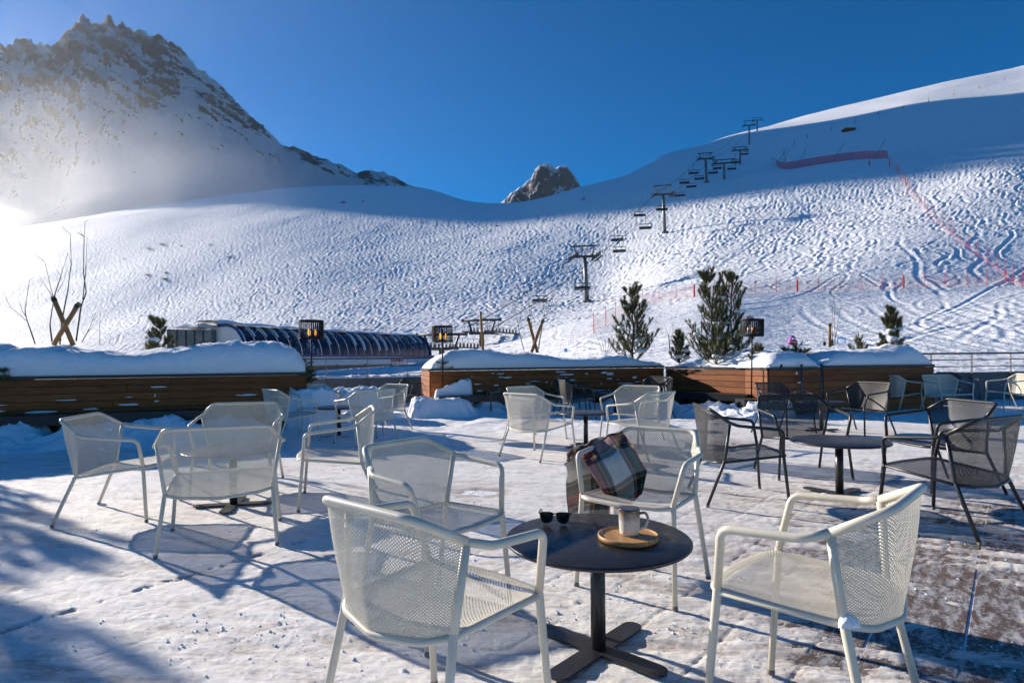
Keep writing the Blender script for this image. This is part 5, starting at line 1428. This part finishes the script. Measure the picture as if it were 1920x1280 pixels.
# ================================================================== LIFT TOWERS AND CHAIRS
DIRL = Vector((.5, .866, 0)); ACR = Vector((.98, -.2, 0)).normalized()
def tower(px, row, top, Y, label, wid=4.6, detail=True, mat='steel', group='towers of the main chairlift'):
    b = on_terr(px, row); H = (row - top) / FPX * b.y + .4; t = empty('lift_tower', b); k = max(H / 10, .8)
    lean = Vector((-.045, 0, 1)).normalized() if detail else Vector((0, 0, 1))
    hd = lean * (H * .80)
    m = MB(); m.tube([Vector((0, 0, -.8)), hd * .5, hd], [.42, .38, .32], 12); m.build('pole', M[mat], t, True)
    if detail: m = MB(); m.lathe([(.001, 0), (.8, 0), (.8, .35), (.001, .35)], 16); m.build('footing', M['concrete'], t)
    m = MB(); m.beam(hd - ACR * wid * .42, hd + ACR * wid * .42, .4, .42); m.build('crossarm', M['steel_dark'], t)
    top_v = lean * (H - .15)
    for s in (-1, 1):
        m = MB(); m.beam(hd + ACR * (s * wid * .28), top_v + ACR * (s * wid * .40), .2, .2, up=Vector((0, 1, 0))); m.build('frame_post', M['steel_dark'], t)
        o = hd + ACR * (s * wid * .44) + Vector((0, 0, -.15)); m = MB(); tilt = (DIRL + Vector((0, 0, .42))).normalized()
        m.beam(o - tilt * 2.2, o + tilt * 2.2, .22, .24)
        for q in range(7):
            c = o + tilt * (-2.0 + q * .66) + Vector((0, 0, .3)); m.tube([c - ACR * .08, c + ACR * .08], .28, 8)
        m.build('sheave_train', M['steel_dark'], t)
        m = MB(); o2 = o + ACR * (s * .45); m.beam(o2 - tilt * 2.2 + Vector((0, 0, -.3)), o2 + tilt * 2.2 + Vector((0, 0, -.3)), .5, .07)
        for q in range(5):
            c = o2 + tilt * (-2.1 + q * 1.05); m.tube([c + Vector((0, 0, -.3)), c + Vector((0, 0, .8))], .035, 4)
        m.tube([o2 - tilt * 2.1 + Vector((0, 0, .8)), o2 + tilt * 2.1 + Vector((0, 0, .8))], .035, 4); m.build('catwalk', M['steel_dark'], t)
    m = MB(); m.beam(top_v - ACR * wid * .5, top_v + ACR * wid * .5, .22, .26); m.build('top_beam', M['steel_dark'], t)
    if detail:
        m = MB()
        for q in range(5):
            c = hd + ACR * (wid * (-.24 + .12 * q)); m.tube([c, c + Vector((0, 0, 1.3))], .04, 4)
        m.tube([hd - ACR * wid * .24 + Vector((0, 0, 1.3)), hd + ACR * wid * .24 + Vector((0, 0, 1.3))], .04, 4); m.build('platform_railing', M['steel_dark'], t)
        m = MB(); 
        for q in range(int(H * .75 / .8)): c = lean * (.8 + q * .8) - Vector((0, .45, 0)); m.beam(c - ACR * .22, c + ACR * .22, .04, .04)
        for q in (-1, 1): m.beam(lean * .4 - Vector((0, .45, 0)) + ACR * .22 * q, lean * (H * .76) - Vector((0, .45, 0)) + ACR * .22 * q, .05, .05)
        m.build('ladder', M['steel_dark'], t)
    tag(t, label, 'lift tower', group); return b, hd, wid
tw = []
for args in ((1101, 567, 465, 123, 'nearest lift tower, on a snow mound left of the tall pines'), (1247, 437, 350, 178, 'second lift tower up the slope'), (1325, 343, 289, 233, 'third lift tower, just inside the mountain shadow')):
    tw.append(tower(*args))
for args in ((1388, 308, 277, 300, 'small lift tower in the shade above the third tower'), (1405, 272, 228, 335, 'lift tower standing against the sky on the ridge'), (1420, 247, 222, 352, 'farthest lift tower at the sunlit end of the ridge')):
    tw.append(tower(*args, wid=5.5, detail=False))
tower(1358, 336, 301, 262, 'lift tower with crowded chairs right of the third tower', 7.0, False)
# haul ropes
def rope(pts, label):
    m = MB(); allp = []
    for a, b in zip(pts, pts[1:]):
        for k in range(12):
            t = k / 12; p = a.lerp(b, t); p.z -= 1.2 * 4 * t * (1 - t) * ((b - a).length / 70) ; allp.append(p)
    allp.append(pts[-1]); m.tube(allp, .055, 4); o = m.build('haul_rope', M['steel_dark']); tag(o, label, 'rope', 'haul ropes of the chairlift')
for s, lab in ((-1, 'left haul rope of the chairlift'), (1, 'right haul rope of the chairlift')):
    g0 = at(903, 612, 66) + Vector((s * 1.5, 0, 0))
    rope([g0] + [b + hd + ACR * (s * w * .44) + Vector((0, 0, .2)) for b, hd, w in tw[:3]] + [tw[4][0] + tw[4][1] + ACR * s * 2], lab)
# chairs
def make_lift_chair():
    t = empty('lift_chair')
    m = MB(); m.tube(fillet([(0, 0, 0), (0, .1, -.4), (0, .45, -1.3), (0, .25, -1.75)], .3, 4), .05, 6); m.build('hanger', M['steel_dark'], t)
    m = MB(); m.box((0, 0, .03), (.25, .5, .2)); m.build('grip', M['steel_dark'], t)
    m = MB(); m.beam((-1.35, .3, -1.78), (1.35, .3, -1.78), .16, .14); m.build('top_bar', M['steel_dark'], t)
    m = MB(); m.box((0, -.05, -2.95), (2.7, .5, .14)); m.build('bench', M['black_paint'], t)
    m = MB(); m.box((0, .25, -2.55), (2.7, .1, .42)); m.build('back_cushion', M['black_paint'], t)
    for s in (-1, 1):
        m = MB(); m.tube([(s * 1.3, .3, -1.78), (s * 1.42, .2, -2.4), (s * 1.42, -.1, -2.98)], .045, 6); m.build('side_frame', M['steel_dark'], t)
    m = MB()
    for k in range(6): m.tube([(-1.2 + k * .48, .25, -2.75), (-1.2 + k * .48, -.28, -3.05)], .035, 4)
    m.build('seat_bars', M['steel_dark'], t)
    return t
lc0 = make_lift_chair(); first = True
LCH = [(977, 604, 96, 'nearest chairlift seat, low behind the pale crossed stakes'), (1011, 536, 118, 'chairlift seat above the pale crossed stakes'), (1091, 511, 112, 'chairlift seat passing the nearest lift tower pole'),
       (1161, 447, 148, 'lower chairlift seat between the first and second towers'), (1157, 427, 156, 'chairlift seat just above another between the first and second towers'), (1210, 405, 160, 'chairlift seat left of the second tower pole'), (1199, 383, 176, 'upper left chairlift seat before the second tower'),
       (1241, 372, 176, 'chairlift seat at the head of the second tower'), (1274, 348, 196, 'chairlift seat right above the second tower head'), (1296, 332, 208, 'chairlift seat in the shade below the third tower, right one'), (1283, 325, 214, 'chairlift seat in the shade below the third tower, left one'),
       (1311, 318, 220, 'chairlift seat closest under the third tower'), (1300, 308, 226, 'upper chairlift seat left of the third tower'), (1337, 308, 236, 'chairlift seat between the third tower and the crowded tower'), (1345, 300, 246, 'chairlift seat left of the crowded tower'), (1372, 302, 262, 'chairlift seat right of the crowded tower'), (1379, 290, 275, 'chairlift seat above right of the crowded tower'), (1396, 276, 300, 'chairlift seat below the ridge tower')]
for px, row, Y, lab in LCH:
    t = lc0 if first else copy_tree(lc0); first = False
    Y = float(np.interp(Y, [96, 123, 178, 233, 300], [90, 112, 148, 188, 235])); p = at(px, row, Y); t.location = p; t.rotation_euler = (0, 0, R(-12)); tag(t, lab, 'lift chair', 'seats hanging on the chairlift')

# ================================================================== FENCES AND MARKERS
def net_fence(pts, post_h, label, posts, name='net_fence', net='net_red', nh=1.15, thick=(), pr=.028, lean=0.0, z_off=0.0):
    """pts: world points on the slope"""
    b0 = Vector(pts[0]); t = empty(name, b0)
    path = resample(pts, 60); 
    for p in path: p.z = terr(p.x, p.y) + z_off
    d = [0]
    for a, b in zip(path, path[1:]): d.append(d[-1] + (b - a).length)
    lo = [p - b0 + Vector((0, 0, .05)) for p in path]; hi = [p + Vector((0, 0, nh + .06 * math.sin(i * 1.1))) for i, p in enumerate(lo)]
    m = MB(); m.grid([lo, hi], [[(q, 0) for q in d], [(q, nh) for q in d]]); m.build('net', M[net], t)
    pp = resample(path, posts)
    for i, p in enumerate(pp):
        p = p - b0; m = MB(); r = .11 if i in thick else pr; h = post_h * (.8 if i in thick else 1)
        m.tube([p + Vector((0, -.05, -.3)), p + Vector((lean, -.05, h))], r, 6); m.build('pole', M['pad_red'] if i in thick else M['red_pole'], t)
    tag(t, label, 'net fence', 'red net fences on the piste')
W_ = lambda px, row, Y: on_terr(px, row)
net_fence([W_(1113, 626, 46), W_(1150, 602, 52), W_(1196, 568, 64)], 1.75, 'short red net fence climbing behind the slender pine', 6, thick=(5,))
net_fence([W_(1205, 570, 65), W_(1312, 556, 66), W_(1426, 549, 67), W_(1510, 546, 68), W_(1684, 541, 68), W_(1824, 535, 69), W_(1930, 530, 70), W_(2050, 524, 71)], 1.75, 'long low red net fence running across the foot of the piste', 23, thick=(3, 8, 13))
net_fence([W_(1935, 545, 65), W_(1870, 505, 73), W_(1790, 446, 87), W_(1740, 398, 103), W_(1700, 350, 128), W_(1668, 306, 152)], 2.0, 'red net fence climbing the right side of the slope in a diagonal', 34, thick=(24, 28, 33), nh=.3)
# tall safety net in the shaded bowl, held by leaning masts
sn0 = [W_(1455, 306, 172), W_(1466, 317, 168), W_(1480, 318, 166), W_(1530, 309, 164), W_(1600, 300, 160), W_(1666, 298, 155)]
b0 = sn0[0].copy(); t = empty('safety_net', b0); path = resample(sn0, 50)
for p in path: p.z = terr(p.x, p.y)
d = [0]
for a, b in zip(path, path[1:]): d.append(d[-1] + (b - a).length)
lo = [p - b0 for p in path]; hi = [p + Vector((0, .5, 1.6 + 1.0 * min(1, i / 25))) for i, p in enumerate(lo)]
m = MB(); m.grid([lo, hi], [[(q, 0) for q in d], [(q, 2.6) for q in d]]); m.build('net', M['net_dense'], t)
for k in (10, 18, 27, 36, 46):
    p = lo[k]; m = MB(); m.tube([p + Vector((-1.2, -.6, -.3)), p + Vector((3.2, .6, 6.2))], .06, 6); m.build('mast', M['steel_dark'], t)
tag(t, 'dense dark red safety net on leaning masts in the shaded bowl', 'safety net')
mk = None
for i, (px, row, Y, h, lab) in enumerate([(1449, 301, 185, 1.6, 'lone red marker pole at the left tip of the safety net'), (1470, 292, 195, 3.4, 'tall marker pole above the left end of the safety net'), (1473, 303, 188, 1.8, 'red marker just right of the tall pole above the safety net'), (1490, 273, 225, 3.0, 'marker pole on the shaded slope, first above the safety net'),
        (1514, 259, 240, 2.4, 'marker pole on the shaded slope, second above the safety net'), (1559, 244, 260, 3.0, 'marker pole left of the dark flat hut'), (1603, 232, 270, 3.4, 'marker pole just right of the dark flat hut'), (1647, 216, 280, 2.8, 'marker pole up the shaded slope beyond the dark flat hut'),
        (1694, 204, 290, 2.6, 'marker pole midway along the shaded ridge'), (1741, 193, 295, 3.0, 'marker pole in the right half of the shaded ridge'), (1788, 179, 305, 2.6, 'marker pole at the shadow edge, third from the right'), (1836, 167, 310, 2.4, 'marker pole at the shadow edge, second from the right'), (1884, 150, 318, 2.8, 'rightmost marker pole on the sunlit ridge'),
        (1630, 310, 152, 2.6, 'red padded marker under the right part of the safety net'), (1668, 312, 150, 2.6, 'red padded marker at the top of the diagonal fence')]):
    if mk is None:
        m = MB(); m.tube([(0, 0, -.3), (0, 0, .55), (0, 0, 1.0)], [.05, .05, .05], 6); m.tube([(0, 0, .02), (0, 0, .42)], .16, 8); mk = m.data('slope_marker', M['red_pole'])
    o = bpy.data.objects.new('slope_marker', mk); scn.collection.objects.link(o); p = on_terr(px, row, Y); o.location = p; o.scale = (1, 1, h); tag(o, lab, 'marker pole', 'marker poles on the shaded slope')
p = on_terr(1591, 247, 262); t = empty('flat_hut', p)
m = MB(); m.box((0, 0, .35), (4.6, 3.0, .9), None, 0, .05); m.build('wall', M['larch'], t)
m = MB(); m.box((.1, -.1, .86), (5.2, 3.4, .16), None, 0, .03); m.build('roof', M['trim'], t)
tag(t, 'dark flat hut half buried on the shaded slope', 'hut')
# small painted figures for the children's run
t = empty('play_figure', on_terr(1486, 645, 30)); m = MB(); m.lathe([(.02, .0), (.25, .0), (.25, .16), (.19, .22), (.16, .34), (.08, .44), (.01, .46)], 16); m.build('body', M['purple'], t, True)
m = MB(); m.box((0, -.23, .10), (.3, .04, .07)); m.build('stripe', M['yellow'], t); m = MB(); m.box((0, -.18, .28), (.18, .05, .07)); m.build('face', M['white_plastic'], t)
tag(t, 'small purple play figure on the snow behind the corner planter', 'play figure')
t = empty('play_arch', on_terr(1577, 644, 26)); m = MB(); m.tube(fillet([(-.22, 0, 0), (-.2, 0, .3), (.2, 0, .3), (.22, 0, 0)], .15, 5), .05, 8); m.build('arch', M['blue_sign'], t, True)
tag(t, 'pale blue low arch on the snow right of the red-brown sapling', 'play arch')
t = empty('play_arch', on_terr(1060, 660, 30)); m = MB(); m.lathe([(.01, 0), (.11, .02), (.13, .1), (.09, .18), (.01, .2)], 14); m.build('ball', M['blue_sign'], t, True)
tag(t, 'small blue ball shape on the snow behind the middle planter', 'play figure')

# leafless bushes on the slope
bush = None
for i, (px, row, Y, s, lab) in enumerate([(280, 468, 190, 1.5, 'brown bush on the misty left slope, larger of the upper pair'), (305, 460, 193, 1.6, 'brown bush on the misty left slope, right of the upper pair'), (233, 486, 180, .8, 'small brown bush left of the upper pair'), (278, 517, 168, 1.1, 'brown bush midway down the misty slope'), (310, 525, 166, 1.2, 'brown bush right of the one midway down'), (312, 512, 170, .9, 'small brown bush above the midway pair'),
        (340, 462, 192, .8, 'small brown bush uphill right of the upper pair'), (432, 484, 180, 1.3, 'flat brown tuft on the left centre slope'), (395, 460, 192, .8, 'small tuft above the flat brown one'), (644, 381, 262, 1.7, 'dark bush standing out near the top of the slope'), (681, 379, 264, .9, 'small tuft right of the dark bush near the top'), (788, 418, 240, .8, 'tuft in the upper centre of the slope'), (932, 425, 238, .9, 'flat tuft below the saddle'), (1095, 375, 262, 1.0, 'brownish tuft at the edge of the mountain shadow')]):
    if bush is None:
        m = MB(); rr = random.Random(5)
        for k in range(70):
            a = rr.uniform(0, 6.28); e = rr.uniform(.2, 1.4); d = Vector((math.cos(a) * math.cos(e), math.sin(a) * math.cos(e), math.sin(e) * .8)); p = Vector((rr.uniform(-.3, .3), rr.uniform(-.3, .3), -.1))
            m.tube([p, p + d * .5, p + d * rr.uniform(.7, 1.1) + Vector((0, 0, .1))], [.03, .022, .01], 3)
        bush = m.data('bare_bush', M['bark_red'])
    o = bpy.data.objects.new('bare_bush', bush); scn.collection.objects.link(o); o.location = on_terr(px, row, Y); o.scale = (s * 1.3, s, s * .7); o.rotation_euler = (0, 0, i * 1.3); tag(o, lab, 'bush', 'leafless bushes on the slope')

# ================================================================== BLOWN SNOW
vm = bpy.data.materials.new('blown_snow'); vm.use_nodes = True; nt = vm.node_tree
nt.nodes.remove(nt.nodes['Principled BSDF']); vo = nt.nodes['Material Output']
pv = N(nt, 'ShaderNodeVolumePrincipled'); pv.inputs['Color'].default_value = (.96, .96, .97, 1); pv.inputs['Anisotropy'].default_value = .55
oc = coords(nt)
ln = N(nt, 'ShaderNodeVectorMath', operation='LENGTH'); nt.links.new(oc, ln.inputs[0])
fall = N(nt, 'ShaderNodeMapRange', interpolation_type='SMOOTHSTEP'); fall.inputs['From Min'].default_value = 1.0; fall.inputs['From Max'].default_value = .1; nt.links.new(ln.outputs['Value'], fall.inputs['Value'])
nv_ = noise_tex(nt, oc, 2.4, 5, .6, .7)
nr_ = N(nt, 'ShaderNodeMapRange'); nr_.inputs['From Min'].default_value = .42; nr_.inputs['From Max'].default_value = .66; nt.links.new(nv_.outputs['Fac'], nr_.inputs['Value'])
dens = math_n(nt, 'MULTIPLY', math_n(nt, 'MULTIPLY', fall.outputs['Result'], fall.outputs['Result']), math_n(nt, 'MULTIPLY_ADD', nr_.outputs['Result'], 1.0, .15))
inf = N(nt, 'ShaderNodeObjectInfo')
nt.links.new(math_n(nt, 'MULTIPLY', dens, inf.outputs['Alpha']), pv.inputs['Density']); nt.links.new(pv.outputs[0], vo.inputs['Volume'])
def puff(c, size, dens_, label, rot=0):
    m = MB(); rows = []
    for i in range(13):
        th = math.pi * (.5 - i / 12); rows.append([(math.cos(th) * math.cos(2 * math.pi * j / 24), math.cos(th) * math.sin(2 * math.pi * j / 24), math.sin(th)) for j in range(25)])
    m.grid(rows); o = m.build('blown_snow_cloud', vm, None, True, c); o.scale = size; o.rotation_euler = (0, rot, R(20)); o.color = (1, 1, 1, dens_); tag(o, label, 'snow cloud', kind='stuff')
    return o
puff(at(-20, 420, 150), (15, 13, 12), .055, 'dense bright cloud of blown snow at the left edge')
puff(at(70, 370, 180), (105, 50, 62), .0084, 'thin veil of blown snow drifting up the mountain foot')

# ================================================================== AIR
hz = bpy.data.materials.new('thin_haze'); hz.use_nodes = True; nt = hz.node_tree
nt.nodes.remove(nt.nodes['Principled BSDF'])
pv = N(nt, 'ShaderNodeVolumePrincipled'); pv.inputs['Color'].default_value = (.93, .95, 1, 1); pv.inputs['Density'].default_value = HAZE; pv.inputs['Anisotropy'].default_value = .65
nt.links.new(pv.outputs[0], nt.nodes['Material Output'].inputs['Volume'])
m = MB(); m.box((-500, 970, 394), (4600, 2060, 816)); hb_ = m.build('haze', hz); tag(hb_, 'thin bright air towards the sun', 'haze', kind='stuff')
